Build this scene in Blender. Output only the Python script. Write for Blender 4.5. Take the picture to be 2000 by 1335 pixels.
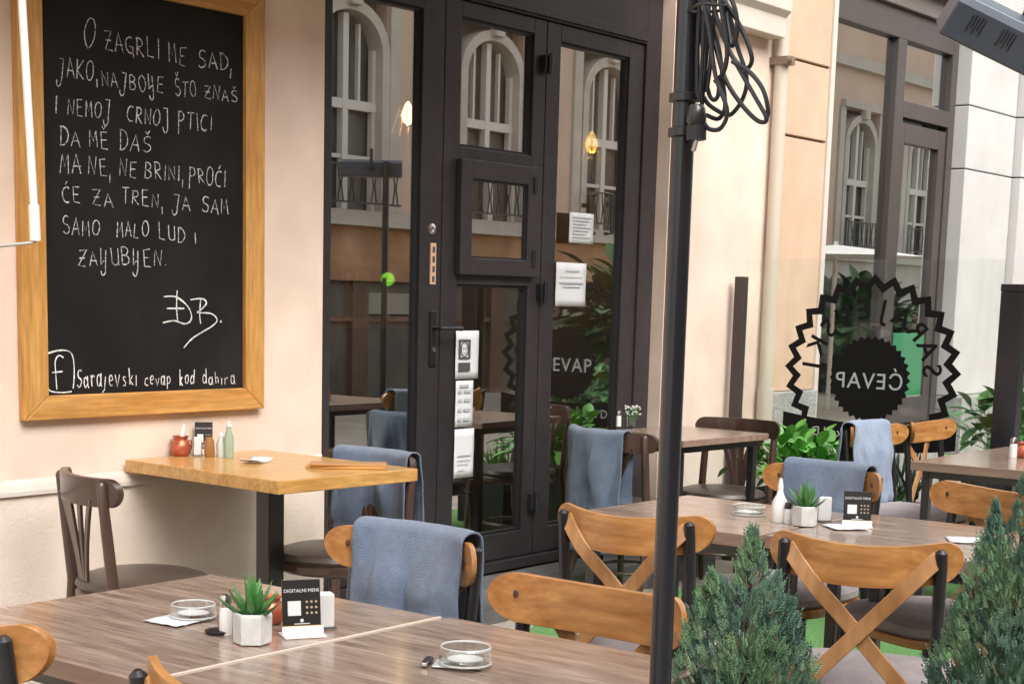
import bpy, math, random
from mathutils import Vector, Matrix, noise
R = math.radians
rnd = random.Random(7)
for o in list(bpy.data.objects): bpy.data.objects.remove(o)
sc = bpy.context.scene
COL = sc.collection
# ------------------------------------------------------------------ camera
YAW, PITCH, ROLL, FPX, PX, PY = 0.88, -0.151, 0.022, 3071.346, 900.0, 1050.0
CH, CD = 1.35, 4.26
f_ = Vector((math.sin(YAW)*math.cos(PITCH), math.cos(YAW)*math.cos(PITCH), math.sin(PITCH)))
r0 = Vector((math.cos(YAW), -math.sin(YAW), 0)); u0 = r0.cross(f_)
r_ = r0*math.cos(ROLL)+u0*math.sin(ROLL); u_ = -r0*math.sin(ROLL)+u0*math.cos(ROLL)
EYE = Vector((0, -CD, CH))
cam = bpy.data.cameras.new('camera'); co = bpy.data.objects.new('camera', cam); COL.objects.link(co)
m = Matrix((r_, u_, -f_)).transposed().to_4x4(); m.translation = EYE; co.matrix_world = m
cam.sensor_width = 36; cam.lens = FPX/2000*36
cam.shift_x = (1000-PX)/2000; cam.shift_y = (PY-667.5)/2000
cam.clip_start = .05; cam.clip_end = 500
sc.camera = co
def ray(x, y): return r_*((x-PX)/FPX) - u_*((y-PY)/FPX) + f_
def onz(x, y, z): d = ray(x, y); return EYE + d*((z-CH)/d.z)
def ony(x, y, Y): d = ray(x, y); return EYE + d*((Y+CD)/d.y)
def onx(x, y, X): d = ray(x, y); return EYE + d*(X/d.x)
# ------------------------------------------------------------------ light
w = bpy.data.worlds.new('World'); sc.world = w; w.use_nodes = True
nt = w.node_tree; bg = nt.nodes['Background']
sky = nt.nodes.new('ShaderNodeTexSky'); sky.sky_type = 'NISHITA'; sky.sun_disc = False
SUN_EL, SUN_AZ = R(46), R(200)
sky.sun_elevation = SUN_EL; sky.sun_rotation = SUN_AZ; sky.dust_density = 4; sky.air_density = 1.5
hs = nt.nodes.new('ShaderNodeHueSaturation'); hs.inputs['Saturation'].default_value = .18
nt.links.new(sky.outputs[0], hs.inputs['Color']); nt.links.new(hs.outputs[0], bg.inputs[0])
bg.inputs[1].default_value = .15
sl = bpy.data.lights.new('sun', 'SUN'); sl.energy = 1.15; sl.angle = R(45); sl.color = (1, .95, .87)
so = bpy.data.objects.new('sun', sl); COL.objects.link(so)
so.location = (0, -6, 12)
so.rotation_euler = Vector((-math.sin(SUN_AZ)*math.cos(SUN_EL), -math.cos(SUN_AZ)*math.cos(SUN_EL), -math.sin(SUN_EL))).to_track_quat('-Z', 'Y').to_euler()
vs = sc.view_settings; vs.view_transform = 'Standard'; vs.look = 'None'; vs.gamma = 1; vs.exposure = 1.18
sc.render.resolution_x = 1024; sc.render.resolution_y = 683
cy = sc.cycles; cy.max_bounces = 10; cy.transparent_max_bounces = 16; cy.use_denoising = True
cy.caustics_reflective = False; cy.caustics_refractive = False; cy.sample_clamp_indirect = 4

# ------------------------------------------------------------------ materials
def lin(c):
    return tuple((v/255/12.92 if v/255 <= .04045 else ((v/255+.055)/1.055)**2.4) for v in c)
def mat(name, c, rough=.6, metal=0, c2=None, scale=(8, 8, 8), detail=4, bump=0, bscale=None, coat=0, spec=.5,
        emit=None, es=0, lo=.35, hi=.65, sheen=0, speck=None):
    M = bpy.data.materials.new(name); M.use_nodes = True; t = M.node_tree; N = t.nodes; L = t.links
    b = N['Principled BSDF']; b.inputs['Base Color'].default_value = (*c, 1); b.inputs['Roughness'].default_value = rough
    b.inputs['Metallic'].default_value = metal; b.inputs['Coat Weight'].default_value = coat; b.inputs['Coat Roughness'].default_value = .12
    b.inputs['Specular IOR Level'].default_value = spec; b.inputs['Sheen Weight'].default_value = sheen
    tc = N.new('ShaderNodeTexCoord'); mp = N.new('ShaderNodeMapping'); mp.inputs['Scale'].default_value = scale
    L.new(tc.outputs['Object'], mp.inputs[0])
    n = N.new('ShaderNodeTexNoise'); n.inputs['Scale'].default_value = 1; n.inputs['Detail'].default_value = detail
    n.inputs['Roughness'].default_value = .6
    L.new(mp.outputs[0], n.inputs['Vector'])
    if c2 is not None:
        cr = N.new('ShaderNodeValToRGB'); cr.color_ramp.elements[0].position = lo; cr.color_ramp.elements[1].position = hi
        cr.color_ramp.elements[0].color = (*c, 1); cr.color_ramp.elements[1].color = (*c2, 1)
        L.new(n.outputs['Fac'], cr.inputs[0]); out = cr.outputs[0]
        if speck:
            n3 = N.new('ShaderNodeTexNoise'); n3.inputs['Scale'].default_value = speck[0]; n3.inputs['Detail'].default_value = 3
            L.new(mp.outputs[0] if len(speck) > 2 else tc.outputs['Object'], n3.inputs['Vector'])
            r3 = N.new('ShaderNodeMapRange'); r3.inputs[1].default_value = .35; r3.inputs[2].default_value = .7
            r3.inputs[3].default_value = 1-speck[1]; r3.inputs[4].default_value = 1+speck[1]*.4
            L.new(n3.outputs['Fac'], r3.inputs[0])
            mx = N.new('ShaderNodeMix'); mx.data_type = 'RGBA'; mx.blend_type = 'MULTIPLY'; mx.inputs[0].default_value = 1
            L.new(out, mx.inputs[6]); L.new(r3.outputs[0], mx.inputs[7]); out = mx.outputs[2]
        L.new(out, b.inputs['Base Color'])
    if bump:
        n2 = N.new('ShaderNodeTexNoise'); n2.inputs['Scale'].default_value = bscale or 60; n2.inputs['Detail'].default_value = 5
        L.new(tc.outputs['Object'], n2.inputs['Vector'])
        bm = N.new('ShaderNodeBump'); bm.inputs['Strength'].default_value = bump; bm.inputs['Distance'].default_value = .01
        L.new(n2.outputs['Fac'], bm.inputs['Height']); L.new(bm.outputs[0], b.inputs['Normal'])
    # roughness variation
    rr = N.new('ShaderNodeMapRange'); rr.inputs[3].default_value = max(rough-.08, 0); rr.inputs[4].default_value = min(rough+.1, 1)
    L.new(n.outputs['Fac'], rr.inputs[0]); L.new(rr.outputs[0], b.inputs['Roughness'])
    if emit: b.inputs['Emission Color'].default_value = (*emit, 1); b.inputs['Emission Strength'].default_value = es
    return M
def glassmat(name, tint, refl, rough=0., base=.06):
    M = bpy.data.materials.new(name); M.use_nodes = True; t = M.node_tree; N = t.nodes; L = t.links
    N.remove(N['Principled BSDF']); o = N['Material Output']
    tr = N.new('ShaderNodeBsdfTransparent'); tr.inputs[0].default_value = (*tint, 1)
    gl = N.new('ShaderNodeBsdfGlossy'); gl.inputs['Roughness'].default_value = rough; gl.inputs[0].default_value = (.95, .95, .93, 1)
    fr = N.new('ShaderNodeLayerWeight'); fr.inputs['Blend'].default_value = .35
    ma = N.new('ShaderNodeMath'); ma.operation = 'MULTIPLY_ADD'; ma.inputs[1].default_value = refl; ma.inputs[2].default_value = base; ma.use_clamp = True
    L.new(fr.outputs['Facing'], ma.inputs[0])
    mx = N.new('ShaderNodeMixShader'); L.new(ma.outputs[0], mx.inputs[0]); L.new(tr.outputs[0], mx.inputs[1]); L.new(gl.outputs[0], mx.inputs[2])
    L.new(mx.outputs[0], o.inputs[0]); return M
PEACH = mat('peach_plaster', (.745, .585, .485), .85, c2=(.785, .63, .53), scale=(1.3, 1.3, 1.3), bump=.25, bscale=140, lo=.3, hi=.7, speck=(2.6, .13))
PLINTH = mat('cream_plaster', (.67, .57, .485), .85, c2=(.72, .62, .535), scale=(1.5, 1.5, 3), bump=.3, bscale=90, speck=(6, .08))
LEDGE = mat('white_ledge_paint', (.62, .56, .51), .7, c2=(.56, .49, .43), scale=(3, 3, 3), bump=.1)
ORANGE = mat('orange_plaster', (.55, .38, .265), .85, c2=(.60, .43, .31), scale=(.9, .9, .9), bump=.3, bscale=120, speck=(7, .06))
GREYPL = mat('grey_plaster', (.49, .485, .475), .85, c2=(.55, .54, .53), scale=(1, 1, 1), bump=.2, bscale=100, speck=(5, .05))
ROUGHST = mat('rough_grey_render', (.30, .30, .285), .9, c2=(.41, .405, .385), scale=(14, 14, 14), bump=.8, bscale=60, speck=(80, .25))
GROOVE = mat('dark_joint', (.20, .14, .10), .9)
PIPE = mat('beige_pipe_paint', (.50, .44, .36), .45, c2=(.56, .50, .42), scale=(3, 3, 1))
DOORM = mat('anthracite_door_paint', (.028, .023, .026), .38, c2=(.040, .033, .036), scale=(2, 2, .6), bump=.05, bscale=200, speck=(20, .2))
DOORD = mat('black_rubber_seal', (.008, .008, .009), .5)
BROWNF = mat('brown_window_frame', (.055, .046, .044), .4, c2=(.072, .061, .058), scale=(3, 3, 1))
FRAMEW = mat('honey_pine_frame', (.50, .235, .055), .45, c2=(.62, .33, .10), scale=(25, 25, 2.5), detail=6, bump=.15, bscale=40, speck=(3, .25, 1))
FRAMEH = mat('honey_pine_frame_grain', (.50, .235, .055), .45, c2=(.62, .33, .10), scale=(2.5, 25, 25), detail=6, bump=.15, bscale=40, speck=(3, .25, 1))
BOARD = mat('chalkboard_black', (.0085, .0078, .0082), .8, c2=(.020, .0185, .019), scale=(3, 3, 1.6), detail=8, lo=.35, hi=.8, spec=.25, speck=(1.5, .4, 1))
def chalkmat():
    M = mat('chalk', (.10, .10, .10), .95, c2=(.62, .61, .60), scale=(170, 170, 170), detail=3, lo=.36, hi=.56)
    return M
CHALK = chalkmat()
CHALKB = mat('bright_chalk', (.25, .25, .25), .95, c2=(.75, .75, .74), scale=(160, 160, 160), lo=.34, hi=.5)
WOOD = mat('honey_bent_plywood', (.35, .140, .035), .34, c2=(.54, .26, .085), scale=(30, 2.2, 30), detail=8, coat=.28, speck=(3, .2, 1), bump=.05, bscale=30)
WOODD = mat('honey_slat_wood', (.33, .145, .045), .4, c2=(.50, .26, .11), scale=(22, 14, 4), detail=6, coat=.2, speck=(3, .14, 1))
DARKW = mat('dark_walnut_bentwood', (.042, .021, .015), .33, c2=(.065, .034, .024), scale=(20, 20, 4), coat=.4)
BLACKM = mat('black_metal', (.011, .011, .013), .3, c2=(.016, .016, .018), scale=(6, 6, 6), coat=.3)
POLEM = mat('blue_black_pole_paint', (.009, .010, .014), .25, c2=(.014, .015, .020), scale=(6, 6, 2), coat=.4)
TOP = mat('grey_brown_laminate', (.215, .145, .11), .22, c2=(.42, .32, .255), scale=(34, 3.2, 20), detail=8, lo=.3, hi=.72, bump=.06, bscale=50, coat=.25, speck=(3.5, .32, 1))
TOPE = mat('laminate_edge', (.30, .20, .15), .5, c2=(.20, .13, .10), scale=(30, 3, 30), detail=6)
OAK = mat('varnished_oak_top', (.48, .245, .065), .3, c2=(.62, .36, .12), scale=(3.5, 26, 20), detail=8, coat=.3, speck=(4, .18, 1))
VINYL = mat('brown_vinyl', (.058, .043, .036), .4, c2=(.075, .058, .05), scale=(9, 9, 9), coat=.1)
CUSH = mat('grey_fabric_cushion', (.24, .20, .205), .85, c2=(.32, .275, .28), scale=(14, 14, 14), bump=.4, bscale=300, sheen=.3)
TOWEL = mat('blue_grey_fleece', (.115, .165, .26), .95, c2=(.165, .225, .34), scale=(16, 16, 16), detail=6, bump=.9, bscale=420, sheen=.35, speck=(70, .12))
WHITE = mat('white_ceramic', (.78, .77, .75), .35, c2=(.82, .81, .79), scale=(5, 5, 5))
CONC = mat('pale_concrete', (.55, .56, .55), .7, c2=(.66, .67, .66), scale=(25, 25, 25), bump=.2)
PAPER = mat('white_paper', (.60, .61, .62), .8, c2=(.66, .665, .67), scale=(4, 4, 4))
INK = mat('dark_ink', (.06, .065, .075), .7)
INKL = mat('pale_ink', (.42, .44, .47), .7)
BLK = mat('black_card', (.014, .013, .014), .35, c2=(.02, .018, .018), scale=(5, 5, 5))
COPPER = mat('red_copper', (.42, .10, .055), .3, metal=.5, c2=(.5, .14, .07), scale=(9, 9, 9))
CHROME = mat('chrome', (.6, .6, .6), .15, metal=1)
SOIL = mat('soil', (.03, .022, .016), .95, bump=.8)
GREEN = mat('aloe_leaf', (.035, .15, .035), .38, c2=(.08, .26, .06), scale=(20, 20, 20), coat=.2)
LEAFY = mat('bright_leaf', (.05, .21, .028), .4, c2=(.14, .38, .07), scale=(6, 6, 6))
THUJA = mat('cypress_green', (.065, .145, .105), .7, c2=(.16, .27, .19), scale=(9, 9, 9), detail=5)
THUJA2 = mat('cypress_light_green', (.10, .21, .11), .7, c2=(.22, .34, .18), scale=(9, 9, 9), detail=5)
DRY = mat('dry_cypress_twig', (.16, .12, .06), .8, c2=(.24, .19, .10), scale=(9, 9, 9))
BARK = mat('bark', (.06, .04, .03), .9, bump=.6)
PLANTER = mat('dark_planter', (.014, .022, .022), .5, c2=(.02, .03, .03), scale=(6, 6, 6))
TURF = mat('green_turf', (.085, .25, .065), .95, c2=(.18, .38, .13), scale=(60, 60, 60), bump=.8, bscale=300)
PAVE = mat('beige_paving', (.33, .29, .24), .85, c2=(.42, .38, .32), scale=(3, 3, 3), bump=.3, bscale=90, speck=(30, .15))
STEP = mat('grey_step_boards', (.085, .085, .085), .6, c2=(.15, .15, .145), scale=(2, 26, 20), detail=6, bump=.3)
HEAT = mat('slate_heater_shell', (.060, .075, .100), .35, c2=(.08, .095, .12), scale=(4, 4, 4), metal=.2)
WPOLE = mat('white_rod_paint', (.78, .74, .68), .35, c2=(.7, .66, .6), scale=(8, 8, 2))
CABLE = mat('black_rubber_cable', (.014, .014, .018), .35)
AWN = mat('ochre_awning_cloth', (.52, .30, .11), .9, c2=(.56, .34, .14), scale=(3, 3, 3), bump=.1)
DECAL = mat('black_vinyl_decal', (.004, .0035, .004), .7, spec=.2)
DECW = mat('pale_vinyl_letters', (.40, .42, .44), .6)
GREENP = mat('green_poster', (.025, .17, .075), .6, c2=(.03, .20, .09), scale=(5, 5, 5))
GLASS_D = glassmat('door_glass', (.80, .83, .82), .9, base=.29)
GLASS_W = glassmat('window_glass', (.86, .90, .88), .8, base=.26)
GLASS_S = glassmat('clear_screen_glass', (.965, .985, .975), .18, base=.02)
GLASS_T = glassmat('tableware_glass', (.93, .95, .95), .5, rough=.03, base=.12)
INT_W = mat('interior_wall_paint', (.36, .25, .17), .85, c2=(.45, .33, .24), scale=(2, 2, 2))
INT_G = mat('interior_pale_partition', (.42, .45, .38), .8, c2=(.5, .52, .45), scale=(2, 2, 2))
INT_F = mat('interior_floor', (.08, .06, .05), .4, c2=(.12, .09, .07), scale=(2, 20, 2))
BARW = mat('bar_wood', (.38, .18, .06), .4, c2=(.45, .25, .1), scale=(3, 20, 20))
LAMP = mat('warm_bulb', (1, .8, .4), .4, emit=(1, .62, .20), es=14)
LAMP2 = mat('amber_glow', (.8, .45, .1), .4, emit=(1, .55, .08), es=2.2)
GLAMP = mat('green_lamp_glass', (.3, .8, .1), .4, emit=(.30, .85, .04), es=1.1)
BRASS = mat('brass', (.5, .32, .1), .3, metal=.9)
TEAL = mat('teal_fabric', (.03, .10, .11), .9)
OPPW = mat('opposite_pink_plaster', (.55, .41, .33), .85, c2=(.62, .48, .39), scale=(1, 1, 1))
OPPB = mat('opposite_orange_base', (.44, .24, .13), .85, c2=(.52, .32, .19), scale=(1.5, 1, 6), speck=(2, .3))
OPPS = mat('opposite_stone_trim', (.46, .43, .38), .8, c2=(.54, .5, .45), scale=(3, 3, 3))
OPPF = mat('opposite_white_frames', (.66, .64, .60), .6)
OPPG = mat('opposite_dull_panes', (.10, .105, .10), .25, c2=(.16, .165, .15), scale=(2, 2, 1))
CANV = mat('white_parasol_canvas', (.75, .75, .72), .9)

# ------------------------------------------------------------------ mesh helpers
class MB:
    def __init__(s): s.v = []; s.f = []
    def add(s, vs, fs, M=None):
        b = len(s.v)
        for p in vs:
            p = Vector(p)
            if M is not None: p = M @ p
            s.v.append(p)
        for f in fs: s.f.append([b+i for i in f])
        return s
    def box(s, x0, x1, y0, y1, z0, z1, M=None):
        v = [(x0,y0,z0),(x1,y0,z0),(x1,y1,z0),(x0,y1,z0),(x0,y0,z1),(x1,y0,z1),(x1,y1,z1),(x0,y1,z1)]
        return s.add(v, [(0,3,2,1),(4,5,6,7),(0,1,5,4),(1,2,6,5),(2,3,7,6),(3,0,4,7)], M)
    def tube(s, pts, rad, n=10, caps=True, closed=False):
        pts = [Vector(p) for p in pts]; k = len(pts)
        rs = rad if isinstance(rad, (list, tuple)) else [rad]*k
        base = len(s.v); prev = None
        for i, p in enumerate(pts):
            if closed: t = pts[(i+1) % k]-pts[i-1]
            else: t = pts[min(i+1, k-1)]-pts[max(i-1, 0)]
            t.normalize()
            if prev is None:
                a = Vector((0, 0, 1)) if abs(t.z) < .9 else Vector((1, 0, 0))
                prev = (a - t*a.dot(t)).normalized()
            else:
                prev = prev - t*prev.dot(t)
                prev.normalize()
            q = t.cross(prev)
            for j in range(n):
                a = 2*math.pi*j/n
                s.v.append(p + (prev*math.cos(a)+q*math.sin(a))*rs[i])
        for i in range(k if closed else k-1):
            i2 = (i+1) % k
            for j in range(n):
                j2 = (j+1) % n
                s.f.append([base+i*n+j, base+i*n+j2, base+i2*n+j2, base+i2*n+j])
        if caps and not closed:
            s.f.append([base+j for j in range(n)][::-1]); s.f.append([base+(k-1)*n+j for j in range(n)])
        return s
    def lathe(s, prof, n=24, c=(0, 0, 0), M=None, sx=1, sy=1):
        base = len(s.v); vs = []
        for r, z in prof:
            for j in range(n):
                a = 2*math.pi*j/n
                vs.append((c[0]+r*sx*math.cos(a), c[1]+r*sy*math.sin(a), c[2]+z))
        fs = []
        for i in range(len(prof)-1):
            for j in range(n):
                fs.append((i*n+j, i*n+(j+1) % n, (i+1)*n+(j+1) % n, (i+1)*n+j))
        if prof[0][0] > 1e-5: fs.append(tuple(range(n))[::-1])
        if prof[-1][0] > 1e-5: fs.append(tuple((len(prof)-1)*n+j for j in range(n)))
        return s.add(vs, fs, M)
    def prism(s, poly, O, U, V, W):
        """poly (u,v) extruded by vector W from plane origin O with axes U,V"""
        O, U, V, W = map(Vector, (O, U, V, W)); n = len(poly)
        a = [O+U*u+V*v for u, v in poly]; b = [p+W for p in a]
        s.add(a+b, [tuple(range(n)), tuple(range(2*n-1, n-1, -1))]+[(i, n+i, n+(i+1) % n, (i+1) % n) for i in range(n)])
        return s
    def bar(s, a, b, w, d, up=(0, 0, 1)):
        """rectangular bar from a to b, width w across, depth d along up-perp"""
        a, b = Vector(a), Vector(b); t = (b-a).normalized(); up = Vector(up)
        x = t.cross(up).normalized(); y = x.cross(t).normalized()
        v = []
        for p in (a, b):
            for i, j in ((-1,-1),(1,-1),(1,1),(-1,1)): v.append(p+x*(w/2*i)+y*(d/2*j))
        return s.add(v, [(0,3,2,1),(4,5,6,7),(0,1,5,4),(1,2,6,5),(2,3,7,6),(3,0,4,7)])
def obj(name, mb, m, parent=None, smooth=False, bevel=0, origin=None, solid=0):
    me = bpy.data.meshes.new(name)
    off = Vector(origin) if origin is not None else (parent['_o'] if parent is not None and '_o' in parent else Vector((0, 0, 0)))
    off = Vector(off)
    me.from_pydata([tuple(p-off) for p in mb.v], [], mb.f)
    me.materials.append(m); me.validate(); me.update()
    o = bpy.data.objects.new(name, me); COL.objects.link(o)
    if smooth:
        for p in me.polygons: p.use_smooth = True
        try: me.set_sharp_from_angle(angle=R(38))
        except Exception: pass
    if parent is not None: o.parent = parent
    elif origin is not None: o.location = off
    if solid:
        md = o.modifiers.new('solid', 'SOLIDIFY'); md.thickness = solid; md.offset = 0
    if bevel:
        md = o.modifiers.new('bevel', 'BEVEL'); md.width = bevel; md.segments = 2; md.limit_method = 'ANGLE'; md.angle_limit = R(40)
    return o
def tag(o, label, cat, group=None, kind=None):
    if label: o['label'] = label
    if cat: o['category'] = cat
    if group: o['group'] = group
    if kind: o['kind'] = kind
    return o
def thing(name, label, cat, loc=(0, 0, 0), rz=0, group=None, world=False):
    o = bpy.data.objects.new(name, None); COL.objects.link(o); o.empty_display_size = .1
    o.location = loc; o.rotation_euler = (0, 0, rz); tag(o, label, cat, group)
    if world: o['_o'] = tuple(loc)      # parts given in world coordinates
    return o
def dup(src, loc, rz, label, group=None):
    def cp(o, par):
        c = o.copy(); COL.objects.link(c)
        if par is not None: c.parent = par
        for ch in [x for x in bpy.data.objects if x.parent == o]: cp(ch, c)
        return c
    c = cp(src, None); c.location = loc; c.rotation_euler = (0, 0, rz); c['label'] = label
    if group: c['group'] = group
    return c
def text_mb(s, size, O, U, V, W=None, extr=.0006, align='CENTER', space=1.0, bold=0):
    cu = bpy.data.curves.new('t', 'FONT'); cu.body = s; cu.size = size; cu.align_x = align; cu.align_y = 'CENTER'
    cu.extrude = extr; cu.space_character = space; cu.offset = bold; cu.resolution_u = 3
    o = bpy.data.objects.new('t', cu); COL.objects.link(o)
    dg = bpy.context.evaluated_depsgraph_get(); me = bpy.data.meshes.new_from_object(o.evaluated_get(dg))
    O, U, V = Vector(O), Vector(U).normalized(), Vector(V).normalized(); Wn = U.cross(V)
    mb = MB(); mb.add([O+U*v.co.x+V*v.co.y+Wn*v.co.z for v in me.vertices], [tuple(p.vertices) for p in me.polygons])
    bpy.data.objects.remove(o); bpy.data.curves.remove(cu); bpy.data.meshes.remove(me)
    return mb
def join(a, b):
    n = len(a.v); a.v += b.v; a.f += [[n+i for i in f] for f in b.f]; return a
X1, Y1, Z1 = Vector((1, 0, 0)), Vector((0, 1, 0)), Vector((0, 0, 1))

# ------------------------------------------------------------------ ground
g = MB(); S = 120
g.add([(-S, -S, 0), (S, -S, 0), (S, S, 0), (-S, S, 0)], [(0, 1, 2, 3)])
tag(obj('pavement', g, PAVE), 'beige stone pavement under the terrace', None, kind='structure')
t = MB()
for x0, x1, y0, y1 in ((4.92, 8.4, -1.9, -.40), (3.5, 4.86, -3.4, -1.75)):
    k = 26; P = []
    for i in range(k):
        a = i/k*4; e = int(a); q = a-e
        c = [(x0+(x1-x0)*q, y0), (x1, y0+(y1-y0)*q), (x1-(x1-x0)*q, y1), (x0, y1-(y1-y0)*q)][e]
        P.append((c[0]+rnd.uniform(-.02, .02), c[1]+rnd.uniform(-.02, .02)))
    t.prism(P, (0, 0, .004), X1, Y1, (0, 0, .012))
tag(obj('ground_cover', t, TURF), 'green artificial turf laid in strips under the tables', None, kind='structure')

# ------------------------------------------------------------------ café building
XL, XR, DY = 4.30, 6.69, .07           # door opening, door plane depth
cafe = thing('cafe_building', 'peach plastered cafe front around the glazed dark entrance doors', 'building', (5.5, 0, 0), world=True)
wt = 4.6
b = MB(); b.box(-2.5, XL, 0, .28, .0, wt); b.box(XR, 7.70, 0, .28, 0, wt); b.box(XL, XR, 0, .28, 2.86, wt)
obj('wall', b, PEACH, cafe)
b = MB(); b.box(-2.5, XL-.002, -.022, -.001, 0, .70); obj('plinth', b, PLINTH, cafe, bevel=.004)
b = MB(); b.prism([(-.001, .70), (-.034, .70), (-.034, .715), (-.026, .735), (-.001, .75)], (-2.5, 0, 0), Y1, Z1, (XL+2.498, 0, 0)); obj('ledge', b, LEDGE, cafe, bevel=.002)
b = MB(); b.box(XR+.03, 7.60, -.022, -.001, 0, .62); obj('plinth', b, PLINTH, cafe, bevel=.004)
cz = ony(1450, 64, 0).z
b = MB()
b.prism([(0, 0), (-.10, 0), (-.10, .10), (-.13, .13), (-.13, .19), (0, .22)], (XR+.10, -.001, cz), Y1, Z1, (7.60-XR-.10, 0, 0))
b.prism([(0, 0), (-.03, 0), (-.03, .2), (0, .2)], (XR+.10, -.001, cz+.26), Y1, Z1, (7.60-XR-.10, 0, 0))
obj('cornice', b, LEDGE, cafe, bevel=.003)
# dark interior
b = MB()
IX0, IX1, IY1, IZ0, IZ1 = 3.3, 7.76, 4.2, .15, 3.1
b.box(IX0, IX1, .30, IY1, IZ0-.1, IZ0); obj('interior_floor', b, INT_F, cafe)
b = MB(); b.box(IX0, IX1, .30, IY1, IZ1, IZ1+.05); obj('interior_ceiling', b, INT_W, cafe)
b = MB(); b.box(IX0, IX1, IY1, IY1+.1, IZ0, IZ1); b.box(IX0-.1, IX0, .29, IY1, IZ0, IZ1); b.box(IX1, IX1+.03, .29, IY1, IZ0, IZ1); obj('interior_wall', b, INT_W, cafe)

def P2(px, py, Y=DY): p = ony(px, py, Y); return p.x, p.z
# --- door assembly: frame, leaves
def rect_ring(mb, X0, X1, Z0, Z1, w, y0, y1, wb=None, wtp=None):
    wb = w if wb is None else wb; wtp = w if wtp is None else wtp
    mb.box(X0, X0+w, y0, y1, Z0, Z1); mb.box(X1-w, X1, y0, y1, Z0, Z1)
    mb.box(X0+w, X1-w, y0, y1, Z0, Z0+wb); mb.box(X0+w, X1-w, y0, y1, Z1-wtp, Z1)
ZT = P2(1072, 39)[1]; ZB = .185
x_st0 = P2(825, 458)[0]; xa = P2(868, 400)[0]; xb = P2(1058, 600)[0]; xc = XR-.13
ZTg = P2(843, 18)[1]
fr = MB(); fr.box(XL+.001, XL+.055, DY, DY+.12, .15, 2.858); fr.box(xc, XR-.001, DY, DY+.12, .15, 2.858)
fr.box(XL+.055, xc, DY, DY+.12, ZT, 2.858); fr.box(XL+.055, xc, DY-.02, DY+.12, .14, ZB)
obj('door_frame', fr, DOORM, cafe, bevel=.003)
fr = MB(); fr.box(XL+.06, xc-.003, DY-.012, DY-.001, ZT+.01, ZT+.05); obj('drip_rail', fr, DOORM, cafe, bevel=.002)
zg0 = P2(1016, 1036)[1]
def leaf(x0, x1, gl, name='door_leaf', y=DY+.012, skip=()):
    """one glazed leaf: solid boards around the list of glass openings (x0,x1,z0,z1)"""
    L = MB(); gx0 = gl[0][0]; gx1 = gl[0][1]
    L.box(x0, gx0, y, y+.06, ZB+.004, ZT-.004); L.box(gx1, x1, y, y+.06, ZB+.004, ZT-.004)
    zz = ZB+.004
    for a in sorted(gl, key=lambda q: q[2]):
        L.box(gx0, gx1, y, y+.06, zz, a[2]); zz = a[3]
    L.box(gx0, gx1, y, y+.06, zz, ZT-.004)
    d = obj(name, L, DOORM, cafe, bevel=.0025)
    for k_, a in enumerate(gl):
        if k_ in skip: continue
        s = MB(); rect_ring(s, a[0], a[1], a[2], a[3], .012, y+.012, y+.048); so_ = obj('glazing_bead', s, DOORD, d); so_.matrix_parent_inverse.identity()
        for ob in (so_,):
            pass
        p = MB(); p.box(a[0]+.012, a[1]-.012, y+.028, y+.032, a[2]+.012, a[3]-.012); obj('glass_pane', p, GLASS_D, d)
    return d
# children of a leaf must use the same world offset
_old_obj = obj
def obj(name, mb, m, parent=None, **kw):
    if parent is not None and '_o' not in parent and parent.parent is not None and '_o' in parent.parent:
        kw['origin'] = parent.parent['_o']; o = _old_obj(name, mb, m, parent, **kw); return o
    return _old_obj(name, mb, m, parent, **kw)
x1g0 = P2(650, 500)[0]
d1 = leaf(XL+.058, xa-.003, [(x1g0, x_st0, zg0, ZTg)])
l2a, l2b = P2(905, 160)[0], P2(1046, 180)[0]
ug0, ug1 = P2(980, 296)[1], P2(978, 48)[1]
hb0, hb1 = P2(960, 538)[1], P2(965, 318)[1]
lg1 = P2(950, 556)[1]
d2 = leaf(xa+.003, xb-.003, [(l2a, l2b, ug0, ug1), (l2a, l2b, hb0+.05, hb1-.05), (l2a, l2b, zg0, lg1)], skip=(1,))
x3a, x3b = P2(1094, 300)[0], P2(1228, 300)[0]
d3 = leaf(xb+.003, xc-.003, [(x3a, x3b, zg0, P2(1170, 97)[1])])
# hatch casement on the middle leaf
h = MB(); hx0, hx1 = P2(893, 425)[0], P2(1048, 425)[0]; hg0, hg1 = P2(915, 425)[0], P2(1024, 425)[0]
hgb, hgt = P2(965, 506)[1], P2(970, 355)[1]
h.box(hx0, hg0, DY-.022, DY+.011, hb0, hb1); h.box(hg1, hx1, DY-.022, DY+.011, hb0, hb1)
h.box(hg0, hg1, DY-.022, DY+.011, hb0, hgb); h.box(hg0, hg1, DY-.022, DY+.011, hgt, hb1)
hh = obj('hatch_frame', h, DOORM, d2, bevel=.003)
s = MB(); rect_ring(s, hg0, hg1, hgb, hgt, .008, DY-.014, DY+.009); obj('glazing_bead', s, DOORD, d2)
s = MB(); s.box(hg0+.008, hg1-.008, DY-.004, DY, hgb+.008, hgt-.008); obj('glass_pane', s, GLASS_D, d2)
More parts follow.
